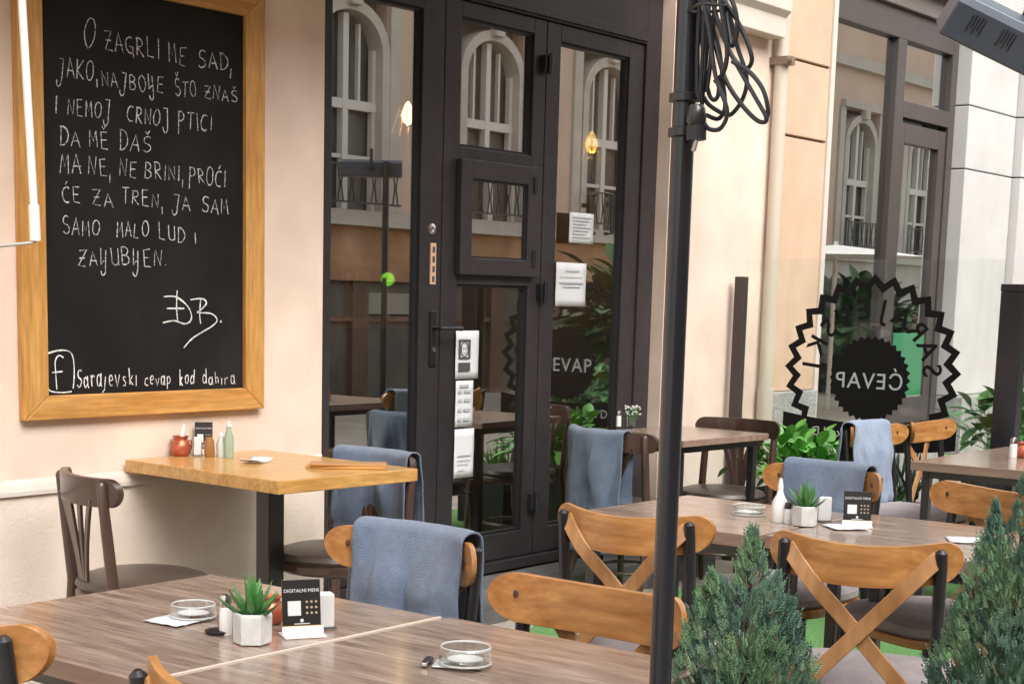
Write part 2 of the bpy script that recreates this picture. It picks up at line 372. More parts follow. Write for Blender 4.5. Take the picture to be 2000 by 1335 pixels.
# hardware
def hinge(px, py, y=DY-.02, h=.09):
    x, z = P2(px, py, y); q = MB(); q.tube([(x, y, z-h/2), (x, y, z+h/2)], .011, 10); q.box(x-.03, x+.03, y+.006, y+.03, z-h*.4, z+h*.4)
    obj('hinge', q, BLACKM, d3 if px > 1060 else d2, smooth=True)
hinge(1076, 125); hinge(1066, 570); hinge(1047, 362, DY-.025, .07); hinge(1043, 505, DY-.025, .07); hinge(1048, 980)
x, z = P2(847, 447, DY); q = MB(); q.lathe([(.024, 0), (.022, .006), (.011, .009), (.010, .004), (0, .004)], 20, M=Matrix.Translation((x, DY+.012, z)) @ Matrix.Rotation(R(90), 4, 'X'))
obj('lock_rosette', q, CHROME, d1, smooth=True)
x, z = P2(848, 515, DY); q = MB(); q.box(x-.017, x+.017, DY+.004, DY+.011, z-.085, z+.085); obj('warning_strip', q, mat('tan_strip', (.62, .40, .27), .6), d1, bevel=.001)
q = MB()
for i in range(4): q.box(x-.006, x+.006, DY+.001, DY+.004, z-.062+i*.04-.012, z-.062+i*.04+.012)
obj('strip_mark', q, INK, d1)
x, z = P2(848, 640, DY); q = MB(); q.box(x-.018, x+.018, DY+.002, DY+.011, z-.16, z+.07); obj('handle_plate', q, BLACKM, d1, bevel=.003)
q = MB(); q.tube([(x, DY+.01, z), (x, DY-.045, z), (x+.01, DY-.055, z), (x+.12, DY-.055, z-.003)], .009, 10); obj('handle', q, BLACKM, d1, smooth=True)
q = MB(); q.lathe([(.011, 0), (.010, .004), (0, .005)], 14, M=Matrix.Translation((x+.004, DY+.002, z-.09)) @ Matrix.Rotation(R(90), 4, 'X')); obj('keyhole', q, CHROME, d1, smooth=True)
x, z = P2(1186, 418, DY); q = MB(); q.tube([(x, DY+.01, z-.09), (x, DY-.03, z-.09), (x, DY-.03, z+.09), (x, DY+.01, z+.09)], .010, 8); q.box(x-.05, x, DY-.035, DY-.025, z+.03, z+.05); obj('pull_handle', q, BLACKM, d3, smooth=True)
# step
s = MB(); s.box(XL+.05, 6.9, -.24, DY-.025, .0, .135); tag(obj('door_step', s, STEP, bevel=.006), None, None)
bpy.data.objects['door_step'].parent = cafe; bpy.data.objects['door_step'].location = (-5.5, 0, 0)

# papers on the glass
def sheet(name, quad, label, deco):
    xs = [ony(px, py, DY-.003) for px, py in quad]
    x0 = (xs[0].x+xs[3].x)/2; x1 = (xs[1].x+xs[2].x)/2; z1 = (xs[0].z+xs[1].z)/2; z0 = (xs[2].z+xs[3].z)/2
    yy = DY+.003; c = ((x0+x1)/2, yy, z0)
    root = thing(name, label, 'paper notice', c, world=True, group='paper notices taped to the entrance doors')
    q = MB(); n = 6
    vs = [(x0+(x1-x0)*i/n, yy+.0012*math.sin(i*2.1+j)*(.5 if j else 1), z0+(z1-z0)*j/n) for j in range(n+1) for i in range(n+1)]
    q.add(vs, [(j*(n+1)+i, j*(n+1)+i+1, (j+1)*(n+1)+i+1, (j+1)*(n+1)+i) for j in range(n) for i in range(n)])
    obj('sheet', q, PAPER, root, smooth=True, solid=.0006)
    W, H = x1-x0, z1-z0; d = MB()
    for e in deco:
        k, u0, u1, v0, v1 = e[:5]
        d2_ = MB()
        if k == 'ring':
            cx_, cz_ = x0+W*(u0+u1)/2, z0+H*(v0+v1)/2; rx, rz = W*(u1-u0)/2, H*(v1-v0)/2
            d.tube([(cx_+rx*math.cos(a*.3142), yy-.0055, cz_+rz*math.sin(a*.3142)) for a in range(20)], .0022, 5, closed=True)
        else: d.box(x0+W*u0, x0+W*u1, yy-.0065, yy-.0050, z0+H*v0, z0+H*v1)
    if d.v: obj('print', d, INK if deco[0][0] != 'pale' else INKL, root)
    return root
lines = lambda k, n, a, b, u0=.12, u1=.88, th=.012: [(k, u0, u1-(i % 3)*.1, b-(b-a)*i/(n-1)-th, b-(b-a)*i/(n-1)+th) for i in range(n)]
sheet('paper_notice', ((893, 645), (939, 646), (934, 738), (891, 741)), 'white notice with a face drawing, uppermost of three taped on the middle door',
      [('box', .10, .17, .42, .82), ('box', .53, .60, .42, .82), ('box', .17, .53, .79, .82), ('box', .17, .53, .42, .45), ('ring', .2, .5, .46, .78), ('box', .27, .33, .63, .645), ('box', .38, .44, .63, .645), ('box', .29, .42, .53, .54), ('box', .10, .60, .16, .34)])
sheet('paper_notice', ((892, 742), (927, 744), (924, 831), (891, 836)), 'narrow price list with rows of small grey print between two other notices',
      [('pale', .2, .7, .86, .92)]+[('pale', a, b, v, v+.06) for v in (.74, .55, .34, .14) for a, b in ((.12, .32), (.45, .82))])
sheet('paper_notice', ((890, 838), (928, 836), (926, 930), (888, 935)), 'almost blank white sheet, lowest of the three notices on the middle door',
      [('pale', .15, .85, .45, .47), ('pale', .15, .8, .36, .37), ('pale', .15, .7, .28, .29), ('pale', .2, .5, .16, .17)])
sheet('paper_notice', ((1115, 414), (1162, 418), (1160, 478), (1113, 473)), 'white printed sheet taped high on the right door pane', lines('pale', 7, .2, .85))
sheet('paper_notice', ((1088, 511), (1147, 515), (1145, 600), (1087, 596)), 'larger white sheet with one bold line taped low on the right door pane', [('pale', .1, .9, .52, .56), ('pale', .2, .8, .44, .46), ('pale', .3, .75, .8, .82), ('pale', .1, .85, .67, .68)])

# ------------------------------------------------------------------ interior things seen through the glass
bar = thing('bar_counter', 'wood topped bar counter inside behind the door glass', 'bar counter', (5.9, 2.2, .15), world=True)
q = MB(); q.box(4.2, 7.7, 2.0, 2.5, 1.17, 1.22); obj('counter_top', q, BARW, bar, bevel=.006)
q = MB(); q.box(4.25, 7.65, 2.06, 2.45, .15, 1.17); obj('counter_front', q, mat('bar_front', (.03, .026, .025), .5), bar)
q = MB(); q.box(IX0+.3, IX1-.3, 3.9, 4.15, 1.0, 1.04); q.box(IX0+.3, IX1-.3, 3.9, 4.15, 1.5, 1.54); q.box(IX0+.3, IX1-.3, 3.9, 4.15, 2.0, 2.04)
for k in range(5): q.box(IX0+.3+k*.95, IX0+.34+k*.95, 3.9, 4.15, .15, 2.04)
sh = tag(obj('back_shelf', q, BARW, origin=(6, 4, .15)), 'tall wooden shelf on the far wall inside the cafe', 'shelf')
bott = None
bm_ = [mat('bottle_green', (.02, .08, .03), .15), mat('bottle_brown', (.07, .03, .012), .15), mat('bottle_pale', (.35, .35, .3), .15)]
btl = 0
for k in range(14):
    px = 655+k*12+rnd.uniform(-3, 3) if k < 9 else 900+(k-9)*22
    p = ony(px if px < 860 else 640+(k-9)*25, 600, 2.12 + .2*(k % 2))
    q = MB(); hgt = rnd.uniform(.2, .3)
    q.lathe([(.001, 0), (.036, 0), (.038, hgt*.6), (.014, hgt*.78), (.013, hgt), (0, hgt)], 12)
    o = obj('bottle', q, bm_[k % 3], None, smooth=True); o.location = (p.x, p.y, 1.2205)
    tag(o, ('dim green bottle', 'dim brown bottle', 'dim pale bottle')[k % 3]+' standing on the bar counter inside the cafe', 'bottle', ('green', 'brown', 'pale')[k % 3]+' bottles on the bar counter')
def pendant(px, py, Y, m, rad, label, green=False):
    p = ony(px, py, Y)
    root = thing('green_lamp' if green else 'wall_lamp', label, 'lamp', tuple(p), world=True)
    q = MB()
    if green:
        q.lathe([(rad*math.sin(a*math.pi/10), -rad*math.cos(a*math.pi/10)) for a in range(11)], 20, c=p); obj('globe', q, m, root, smooth=True)
        q = MB(); q.tube([(p.x, p.y, p.z-rad), (p.x, p.y, 1.222)], .012, 8); obj('stem', q, BLACKM, root)
        q = MB(); q.lathe([(0, 0), (.06, 0), (.05, .02), (0, .02)], 16, c=(p.x, p.y, 1.2205)); obj('foot', q, BLACKM, root)
    else:
        q = MB(); q.lathe([(0, -rad*1.6), (rad*.7, -rad), (rad, 0), (rad*.6, rad*1.2), (rad*.15, rad*2), (0, rad*2.2)], 14, c=p); obj('bulb', q, m, root, smooth=True)
        q = MB()
        for a in range(5):
            an = a*math.tau/5; c, s = math.cos(an)*rad, math.sin(an)*rad
            q.tube([(p.x+c*2.6, p.y+s*2.6, p.z-rad*3), (p.x+c*1.8, p.y+s*1.8, p.z-rad*.5), (p.x+c*1.2, p.y+s*1.2, p.z+rad*1.5)], .004, 5)
        q.tube([(p.x, p.y, p.z-rad*1.6), (p.x, p.y, p.z-rad*6), (p.x+.03, p.y, p.z-rad*8)], .007, 6)
        obj('bracket', q, BRASS, root, smooth=True)
        q = MB(); q.tube([(p.x, p.y, p.z+rad*2), (p.x, p.y, IZ1)], .004, 5); obj('cord', q, BLACKM, root)
    if m is LAMP or m is LAMP2:
        pl_ = bpy.data.lights.new('bulb_light', 'POINT'); pl_.energy = 11 if m is LAMP else 5; pl_.color = (1, .66, .34); pl_.shadow_soft_size = .012
        po = bpy.data.objects.new('bulb_light', pl_); COL.objects.link(po); po.parent = root; po.location = (0, 0, -rad*1.6-.016)
    return root
pendant(797, 225, 1.6, LAMP, .035, 'bright warm hanging bulb glowing behind the left door pane')
pendant(1156, 282, .9, LAMP2, .035, 'dim amber hanging lamp glowing behind the right door pane')
pendant(758, 545, 2.15, GLAMP, .040, 'bright green globe lamp standing on the bar counter', True)
a = ony(1138, 645, .8); c = ony(1203, 1050, .8)
q = MB(); q.box(a.x, c.x, .8, .83, .15, a.z); tag(obj('partition', q, INT_G, origin=(a.x, 1.0, .15)), 'pale partition screen inside right of the doors', 'partition')
for k in range(30):
    lv = k % 3; q = MB(); hgt = rnd.uniform(.18, .32)
    q.lathe([(.001, 0), (.038, 0), (.038, hgt*.62), (.014, hgt*.8), (.013, hgt), (0, hgt)], 10)
    o = obj('bottle', q, bm_[rnd.randrange(3)], None, smooth=True); o.location = (3.9+(k//3)*.38+rnd.uniform(-.08, .08), 4.02, (1.0405, 1.5405, 2.0405)[lv])
    tag(o, 'dim bottle on the tall wooden shelf inside, '+('lowest', 'middle', 'top')[lv]+' board', 'bottle', 'bottles on the '+('lowest', 'middle', 'top')[lv]+' board of the indoor shelf')
st = thing('bar_stool', 'teal cushioned stool in front of the indoor bar', 'stool', (6.75, 1.6, .15))
q = MB(); q.lathe([(0, .62), (.17, .62), (.19, .66), (.17, .72), (0, .73)], 20); obj('cushion', q, TEAL, st, smooth=True)
q = MB(); q.tube([(0, 0, .02), (0, 0, .62)], .03); q.lathe([(0, 0), (.2, 0), (.19, .02), (0, .03)], 20); obj('stand', q, BLACKM, st, smooth=True)

# ------------------------------------------------------------------ right side wall: pipe, neighbour building
q = MB(); q.tube([(7.665, -.05, .9), (7.665, -.05, 4.6)], .037, 16); q.tube([(7.665, -.05, 0), (7.665, -.05, .9)], .043, 16)
dp = thing('downpipe', 'beige painted downpipe in the corner between the two buildings', 'downpipe', (7.665, -.05, 0), world=True)
obj('pipe', q, PIPE, dp, smooth=True)
q = MB(); zb = ony(1500, 113, -.05).z; q.box(7.62, 7.71, -.105, -.004, zb-.02, zb+.02); q.lathe([(0, 0), (.018, 0), (.018, .03), (0, .03)], 10, M=Matrix.Translation((7.64, -.10, zb)) @ Matrix.Rotation(R(90), 4, 'X'))
obj('bracket', q, mat('rusty_clip', (.2, .15, .11), .6), dp)
nb = thing('neighbour_building', 'orange rendered shop front with grooved blocks and grey pilaster', 'building', (9, .05, 0), world=True)
NX0, NWL, NWR = 7.705, 8.36, 10.22
NY = .0; zbs = ony(1500, 765, 0).z
q = MB(); wz1 = 3.3
def grooved(q, x0, x1, z0, z1, zs, y=NY, gap=.014):
    zz = z0
    for z in [k for k in zs if z0 < k < z1]+[None]:
        top = z1 if z is None else z-gap/2
        q.box(x0, x1, y, y+.26, zz, top); 
        if z is not None: zz = z+gap/2
ZJ = [ony(1570, 120, 0).z-k*.405 for k in (1, 0, -1, -2, -3)]
grooved(q, NX0, NWL-.05, zbs, 4.6, ZJ); q.box(NWL-.05, NWR+.01, NY, NY+.26, wz1, 4.6); grooved(q, 11.42, 20, zbs, 4.6, ZJ[:3])
obj('wall', q, ORANGE, nb, bevel=.004)
q = MB(); q.box(NX0, NWL-.05, NY+.02, NY+.2, zbs, 4.6); q.box(11.42, 20, NY+.02, NY+.2, zbs, 4.6); obj('wall_joint', q, GROOVE, nb)
q = MB(); grooved(q, NWR+.01, 11.05, zbs-.1, 4.6, ZJ[:3], y=NY-.03, gap=.008); grooved(q, 11.06, 11.41, zbs-.1, 4.6, ZJ[:3], y=NY-.09, gap=.008); obj('pilaster', q, GREYPL, nb, bevel=.006)
q = MB(); q.box(NWR+.03, 11.03, NY-.015, NY+.2, zbs, 4.6); obj('pilaster_joint', q, mat('grey_joint', (.2, .2, .2), .9), nb)
q = MB(); q.box(NX0, NWL-.045, NY-.03, NY+.25, 0, zbs-.003); q.box(NWR+.01, 20, NY-.12, NY+.2, 0, zbs-.103); obj('plinth', q, ROUGHST, nb, bevel=.006)
q = MB(); q.box(NWL-.049, NWL-.002, NY-.012, NY+.2, .45, wz1); obj('window_reveal', q, LEDGE, nb, bevel=.003)
q = MB(); q.box(NWL-.04, NWR, NY-.02, NY+.25, 0, .52); obj('window_base', q, ROUGHST, nb, bevel=.004)
# window/shopfront
def PN(px, py, Y=NY+.06): p = ony(px, py, Y); return p.x, p.z
WY = NY+.06
ztop = PN(1700, 55)[1]; xm0, xm1 = PN(1752, 150)[0], PN(1769, 150)[0]
zt0, zt1 = PN(1820, 242)[1], PN(1820, 210)[1]
wf = MB()
wf.box(NWL, NWL+.035, WY, WY+.08, .521, wz1); wf.box(NWR-.09, NWR, WY, WY+.08, .521, wz1)
wf.box(NWL+.035, NWR-.09, WY, WY+.08, ztop, ztop+.17); wf.box(xm0, xm1, WY, WY+.08, .60, ztop); wf.box(xm1, NWR-.09, WY, WY+.08, zt0, zt1)
wf.box(NWL+.035, NWR-.09, WY, WY+.08, .521, .60)
win = obj('window', wf, BROWNF, nb, bevel=.004)
wf = MB(); wf.box(NWL, NWR, WY-.03, WY+.08, ztop+.171, wz1-.003); obj('window_header', wf, mat('grey_header', (.13, .11, .10), .5, c2=(.17, .15, .14), scale=(1, 5, 5)), nb, bevel=.005)
wf = MB(); wf.box(NWL, NWR, WY-.10, WY-.031, ztop+.30, ztop+.38); obj('awning_box', wf, mat('lead_grey', (.10, .10, .11), .5), nb, bevel=.008)
dx0, dx1 = xm1+.01, NWR-.10; rs = NWR-.20
wf = MB(); wf.box(dx0, dx0+.05, WY+.01, WY+.07, .61, zt0-.03); wf.box(rs, dx1, WY+.01, WY+.07, .61, zt0-.03); wf.box(dx0+.05, rs, WY+.01, WY+.07, zt0-.15, zt0-.03); wf.box(dx0+.05, rs, WY+.01, WY+.07, .61, .78)
wd = obj('door', wf, BROWNF, nb, bevel=.004)
q = MB(); q.box(NWL+.035, xm0, WY+.04, WY+.044, .60, ztop); obj('glass_pane', q, GLASS_W, win)
q = MB(); q.box(xm1, NWR-.09, WY+.04, WY+.044, zt1, ztop); obj('glass_pane', q, GLASS_W, win)
q = MB(); q.box(dx0+.05, rs, WY+.04, WY+.044, .78, zt0-.15); obj('glass_pane', q, GLASS_W, wd)
q = MB(); q.box(7.8, 7.9, .29, 3, 0, 3.3); q.box(7.8, 11, 2.6, 2.7, 0, 3.3); q.box(10.9, 11, .29, 2.6, 0, 3.3); obj('interior_wall', q, mat('neighbour_interior', (.55, .50, .43), .9), nb)
q = MB(); q.box(7.9, 10.9, .29, 2.6, 3.2, 3.3); obj('interior_ceiling', q, INT_W, nb)
# curtain and green poster
q = MB(); cx0, cx1 = xm1+.2, rs+.02; n = 40
vs = [(cx0+(cx1-cx0)*i/n, WY+.16+.02*math.sin(i*1.1), z) for z in (1.2, 2.62) for i in range(n+1)]
q.add(vs, [(i, i+1, n+2+i, n+1+i) for i in range(n)]); tag(obj('curtain', q, mat('pale_curtain', (.40, .41, .40), .9), origin=(cx0, WY+.16, 1.2), smooth=True, solid=.004), 'pale grey curtain hanging behind the neighbour door glass', 'curtain')
a = ony(1745, 650, WY+.03); c = ony(1832, 768, WY+.03)
q = MB(); q.box(a.x, c.x-.02, WY+.028, WY+.034, c.z, a.z); gp = tag(obj('poster', q, GREENP, origin=(a.x, WY+.03, c.z)), 'plain green poster low on the neighbour shop window', 'poster')
q = MB(); q.box(a.x, c.x-.02, WY+.027, WY+.035, c.z-.02, c.z-.001); pe = _old_obj('poster_edge', q, PAPER, gp, origin=(a.x, WY+.03, c.z))

# ------------------------------------------------------------------ chalkboard
A0, A1 = ony(28, 0, -.03), ony(48, 820, -.03); B1 = ony(515, 798, -.03)
cx0, cx1 = A1.x-.0, B1.x; cz0 = (A1.z+B1.z)/2; fw = ony(93, 765, -.03).x-ony(45, 765, -.03).x
fwr = ony(514, 700, -.03).x-ony(484, 700, -.03).x
czt = ony(485, 30, -.03).z+fw*.95; fb = ony(300, 764, -.03).z-cz0
cb = thing('chalkboard', 'big black chalkboard in a honey wood frame on the wall', 'chalkboard', ((cx0+cx1)/2, -.02, cz0), world=True)
def mitre(a, b, c, d, m):
    q = MB(); pts = [a, b, c, d]
    q.prism([(p[0], p[1]) for p in pts], (0, -.034, 0), X1, Z1, (0, .033, 0)); obj('frame_board', q, m, cb, bevel=.003)
ix0, ix1, iz0, iz1 = cx0+fw, cx1-fw*.98, cz0+fb, czt-fw
g_ = .0007
mitre((cx0, cz0), (ix0, iz0), (ix0, iz1), (cx0, czt), FRAMEW); mitre((cx1, czt), (ix1, iz1), (ix1, iz0), (cx1, cz0), FRAMEW)
mitre((cx0+g_, cz0-g_), (cx1-g_, cz0-g_), (ix1, iz0-g_), (ix0, iz0-g_), FRAMEH); mitre((cx0+g_, czt+g_), (ix0, iz1+g_), (ix1, iz1+g_), (cx1-g_, czt+g_), FRAMEH)
q = MB(); q.box(ix0-.002, ix1+.002, -.016, -.001, iz0-.002, iz1+.002); obj('slate', q, BOARD, cb)
# stroke font: polylines in a 0..1 box (x right, y up)
def arc(cx, cy, rx, ry, a0, a1, n=9): return [(cx+rx*math.cos(R(a0+(a1-a0)*i/n)), cy+ry*math.sin(R(a0+(a1-a0)*i/n))) for i in range(n+1)]
F = {
'A': [[(0, 0), (.42, 1), (.85, 0)], [(.12, .38), (.8, .36)]],
'B': [[(.08, 0), (.05, 1)], [(.05, 1)]+arc(.3, .76, .38, .24, 80, -80, 6)+[(.1, .52)], [(.1, .52)]+arc(.3, .26, .5, .26, 80, -80, 6)+[(.0, .02)]],
'C': [arc(.55, .5, .5, .5, 60, 300, 12)], 'D': [[(.12, 0), (.1, 1)], [(0, 1)]+arc(.2, .5, .65, .5, 85, -85, 9)+[(.05, 0)]],
'E': [[(.75, 1), (.1, .97), (.12, .02), (.8, 0)], [(.1, .52), (.65, .54)]],
'G': [arc(.5, .5, .48, .5, 60, 300, 10)+[(.8, .4), (.45, .42)], [(.8, .42), (.78, -.25)]],
'I': [[(.4, 1), (.42, 0)]], 'J': [[(.2, .98), (.75, 1), (.65, .1)]+arc(.35, -.1, .3, .35, 0, -180, 7)],
'K': [[(.08, 1), (.1, 0)], [(.8, 1), (.12, .45), (.85, 0)]], 'L': [[(.12, 1), (.1, .03), (.7, 0)]],
'M': [[(.02, 0), (.10, 1), (.42, .35), (.72, 1), (.82, 0)]], 'N': [[(.08, 0), (.1, 1), (.75, .02), (.8, 1)]],
'O': [arc(.45, .5, .42, .5, 100, 470, 14)], 'P': [[(.15, -.35), (.12, 1)], [(0, .92)]+arc(.3, .72, .5, .27, 90, -90, 7)+[(.12, .45)]],
'R': [[(.12, 0), (.1, 1)], [(0, .96)]+arc(.3, .75, .42, .24, 90, -90, 6)+[(.14, .5), (.85, 0)]],
'S': [arc(.5, .75, .35, .25, 40, 230, 7)+arc(.45, .26, .38, .26, 60, -150, 8)], 'T': [[(.0, .97), (.9, 1)], [(.45, 1), (.45, 0)]],
'U': [[(.08, 1), (.1, .3)]+arc(.45, .25, .34, .25, 190, 350, 6)+[(.8, 1)], [(.8, .4), (.82, 0)]],
'Z': [[(.05, .95), (.8, 1), (.05, .05), (.85, 0)], [(.15, .5), (.7, .52)]], 'V': [[(0, 1), (.4, 0), (.85, 1)]],
'Q': [[(.1, 1), (.12, .1), (.4, .3), (.65, .3)], [(.6, .9), (.6, -.1)]+arc(.35, -.2, .25, .3, 0, -170, 5)],
',': [[(.3, .12), (.28, -.35)]], '.': [[(.3, .04), (.36, .0)]],
'a': [arc(.36, .3, .30, .3, 30, 350, 10), [(.70, .66), (.72, .1), (.86, -.03)]], 'r': [[(.15, .6), (.18, 0)], [(.18, .4), (.5, .6), (.7, .5)]],
'j': [[(.45, .6), (.42, -.15), (.1, -.3)]], 'e': [[(.1, .3), (.75, .35)]+arc(.42, .32, .33, .3, 10, 310, 9)], 'v': [[(.05, .6), (.35, 0), (.7, .62)]],
's': [[(.7, .55), (.3, .62), (.2, .42), (.65, .22), (.55, .02), (.1, .05)]], 'k': [[(.15, 1.1), (.18, 0)], [(.65, .6), (.2, .28), (.7, 0)]],
'i': [[(.35, .6), (.37, 0)]], 'c': [arc(.5, .3, .38, .3, 50, 310, 8)], 'p': [[(.15, .6), (.15, -.3)], arc(.42, .35, .3, .26, 160, -160, 8)],
'o': [arc(.42, .3, .34, .3, 90, 450, 10)], 'd': [arc(.38, .3, .3, .3, 30, 330, 9), [(.7, 1.05), (.72, 0)]], 'h': [[(.15, 1), (.15, 0)], [(.15, .4), (.45, .6), (.65, .45), (.66, 0)]],
}
caron = [[(.25, 1.35), (.42, 1.12), (.62, 1.38)]]; acute = [[(.4, 1.12), (.6, 1.38)]]
def glyph(ch):
    if ch in 'ŠČŽ': return F['SCZ'['ŠČŽ'.index(ch)]]+caron
    if ch == 'Ć': return F['C']+acute
    if ch == 'Ě': return F['E']+caron
    return F[ch]
def ribbon(mb, pts, w, plane_y):
    P = [ony(x, y, plane_y) for x, y in pts]
    if len(P) < 2: return
    out = []
    for i, p in enumerate(P):
        t = (P[min(i+1, len(P)-1)]-P[max(i-1, 0)]); t.y = 0
        if t.length < 1e-6: t = X1.copy()
        t.normalize(); n = Vector((-t.z, 0, t.x)); ww = w*(.6+.9*abs(noise.noise(p*31)))
        out += [p-n*ww/2, p+n*ww/2]
    mb.add(out, [(2*i, 2*i+1, 2*i+3, 2*i+2) for i in range(len(P)-1)])
def write(mb, s, x0, y0, x1, y1, h, w=.0043, plane=-.0168, wob=2.2):
    n = len(s); narrow = {'I': .45, ',': .35, '.': .3, 'i': .5, ' ': .5, 'j': .7}
    tot = sum(narrow.get(c, 1) for c in s); acc = 0
    for ch in s:
        cwn = narrow.get(ch, 1); a = acc/tot; acc += cwn
        if ch == ' ': continue
        cw = (x1-x0)/tot*cwn; bx = x0+(x1-x0)*a; by = y0+(y1-y0)*(a+.5*cwn/tot)+rnd.uniform(-wob, wob)
        gw = cw*(.86 if cwn == 1 else 1.5 if ch in 'Iij' else 1.6); hh = h*rnd.uniform(.86, 1.14); slant = rnd.uniform(-.08, .08)*h; jt = .018*h; sl_ = (y1-y0)/max(1, x1-x0)
        for st_ in glyph(ch):
            pts = []
            for u, v in st_:
                pts.append((bx+(u*gw if cwn == 1 else (u-.2)*gw)+(v-.5)*slant+rnd.uniform(-jt, jt), by-v*hh+sl_*(u-.5)*cw+rnd.uniform(-jt, jt)))
            ribbon(mb, pts, w, plane)
ck = MB()
T = [('O', 165, 92, 192, 94, 66), ('ZAGRLI', 204, 97, 316, 116, 36), ('ME', 329, 122, 370, 128, 36), ('SAD,', 386, 130, 458, 140, 36),
 ('JAKO,', 111, 150, 194, 160, 36), ('NAJBOLJE'.replace('LJ', 'Q'), 198, 166, 325, 184, 32), ('ŠTO', 341, 186, 386, 192, 30), ('ZNAŠ', 399, 190, 468, 202, 24),
 ('I', 106, 221, 118, 221, 34), ('NEMOJ', 132, 224, 220, 231, 32), ('CRNOJ', 248, 238, 334, 248, 33), ('PTICI', 347, 250, 418, 257, 32),
 ('DA', 117, 282, 162, 286, 33), ('MĚ', 174, 287, 217, 291, 30), ('DAŠ', 233, 293, 301, 299, 34),
 ('MA', 118, 338, 164, 340, 35), ('NE,', 172, 340, 222, 344, 32), ('NE', 233, 343, 273, 347, 30), ('BRINI,', 283, 347, 362, 356, 32), ('PROĆI', 369, 356, 445, 366, 32),
 ('ĆE', 121, 393, 162, 398, 28), ('ZA', 180, 400, 226, 404, 28), ('TREN,', 238, 397, 322, 406, 30), ('JA', 336, 408, 376, 413, 28), ('SAM', 394, 412, 450, 421, 30),
 ('SAMO', 121, 458, 200, 460, 32), ('MALO', 228, 461, 294, 464, 30), ('LUD', 309, 467, 366, 473, 30), ('I', 378, 476, 390, 477, 24), ('ZAQUBQEN.', 153, 518, 328, 520, 32)]
for s, x0, y0, x1, y1, h in T: write(ck, s, x0, y0, x1, y1, h)
obj('chalk_writing', ck, CHALK, cb)
ck = MB()
def stroke(pts, w=.006):
    # Catmull-Rom through pixel points
    P = [pts[0]]+pts+[pts[-1]]; out = []
    for i in range(1, len(P)-2):
        for k in range(6):
            t_ = k/6; a_, b_, c_, d_ = P[i-1:i+3]
            out.append(tuple(.5*((2*b_[j])+(-a_[j]+c_[j])*t_+(2*a_[j]-5*b_[j]+4*c_[j]-d_[j])*t_*t_+(-a_[j]+3*b_[j]-3*c_[j]+d_[j])*t_**3) for j in (0, 1)))
    out.append(pts[-1]); ribbon(ck, out, w, -.0168)
for p in ([(320, 579), (345, 580), (368, 600), (374, 622), (362, 632), (340, 626), (318, 630)], [(346, 567), (345, 600), (347, 628)], [(328, 602), (360, 602)],
          [(372, 622), (375, 624)], [(372, 585), (395, 583), (403, 592), (392, 605), (386, 610), (412, 612), (424, 624), (415, 636), (395, 648), (374, 662), (359, 679)], [(392, 584), (390, 612), (392, 632)], [(430, 627), (433, 628)]):
    stroke([p[0], p[0]]+p[1:] if len(p) < 3 else p)
for p in ([(92, 690), (115, 684), (135, 686), (143, 700), (145, 730), (143, 758)], [(124, 698), (115, 694), (108, 705), (109, 730), (111, 760)], [(102, 727), (122, 725)], [(93, 745), (97, 762), (120, 766), (140, 764)]): stroke(p, .0055)
obj('chalk_signature', ck, CHALKB, cb)
ck = MB()
write(ck, 'Sarajevski', 150, 755, 271, 752, 34, w=.0048); write(ck, 'cevap', 282, 752, 336, 751, 27, w=.0042); write(ck, 'kod', 350, 751, 383, 750, 28, w=.0045); write(ck, 'dahira', 395, 750, 462, 748, 25, w=.004)
obj('chalk_writing', ck, CHALKB, cb)

# ------------------------------------------------------------------ awning above (out of frame) and its crank rod
aw = thing('awning', 'ochre fabric awning fixed high above the chalkboard and doors', 'awning', (3.5, -.05, 3.2), world=True)
q = MB(); q.box(.4, 6.35, -.14, -.002, 3.18, 3.34); obj('cassette', q, WPOLE, aw, bevel=.01)
q = MB(); n = 20
q.add([(.45+(5.85)*i/n, -.14-.95*j/8, 3.24-.32*j/8-.02*math.sin(j*math.pi/8)) for j in range(9) for i in range(n+1)], [(j*(n+1)+i, j*(n+1)+i+1, (j+1)*(n+1)+i+1, (j+1)*(n+1)+i) for j in range(8) for i in range(n)])
obj('canopy', q, AWN, aw, smooth=True, solid=.003)
q = MB(); q.box(.42, 6.33, -1.14, -1.095, 2.88, 2.94); obj('front_rail', q, WPOLE, aw, bevel=.006)
cr = thing('crank_rod', 'white crank rod with socket hanging in front of the chalkboard', 'crank rod', (2.3, -.9, 1.4), world=True)
YR = -.75
a, b2, c2 = ony(42, -10, YR), ony(66, 400, YR), ony(69, 470, YR); up = a+(a-b2)*1.9
q = MB(); q.tube([up, a, b2], .0105, 12); obj('rod', q, WPOLE, cr, smooth=True)
q = MB(); q.tube([b2+Vector((0, 0, .0)), c2], .0145, 12); obj('socket', q, WPOLE, cr, smooth=True)
q = MB(); q.tube([c2, c2+Vector((-.012, 0, -.006)), ony(0, 480, YR), ony(-60, 484, YR)], .0042, 8); obj('crank_arm', q, mat('rod_grey', (.4, .38, .36), .4), cr, smooth=True)

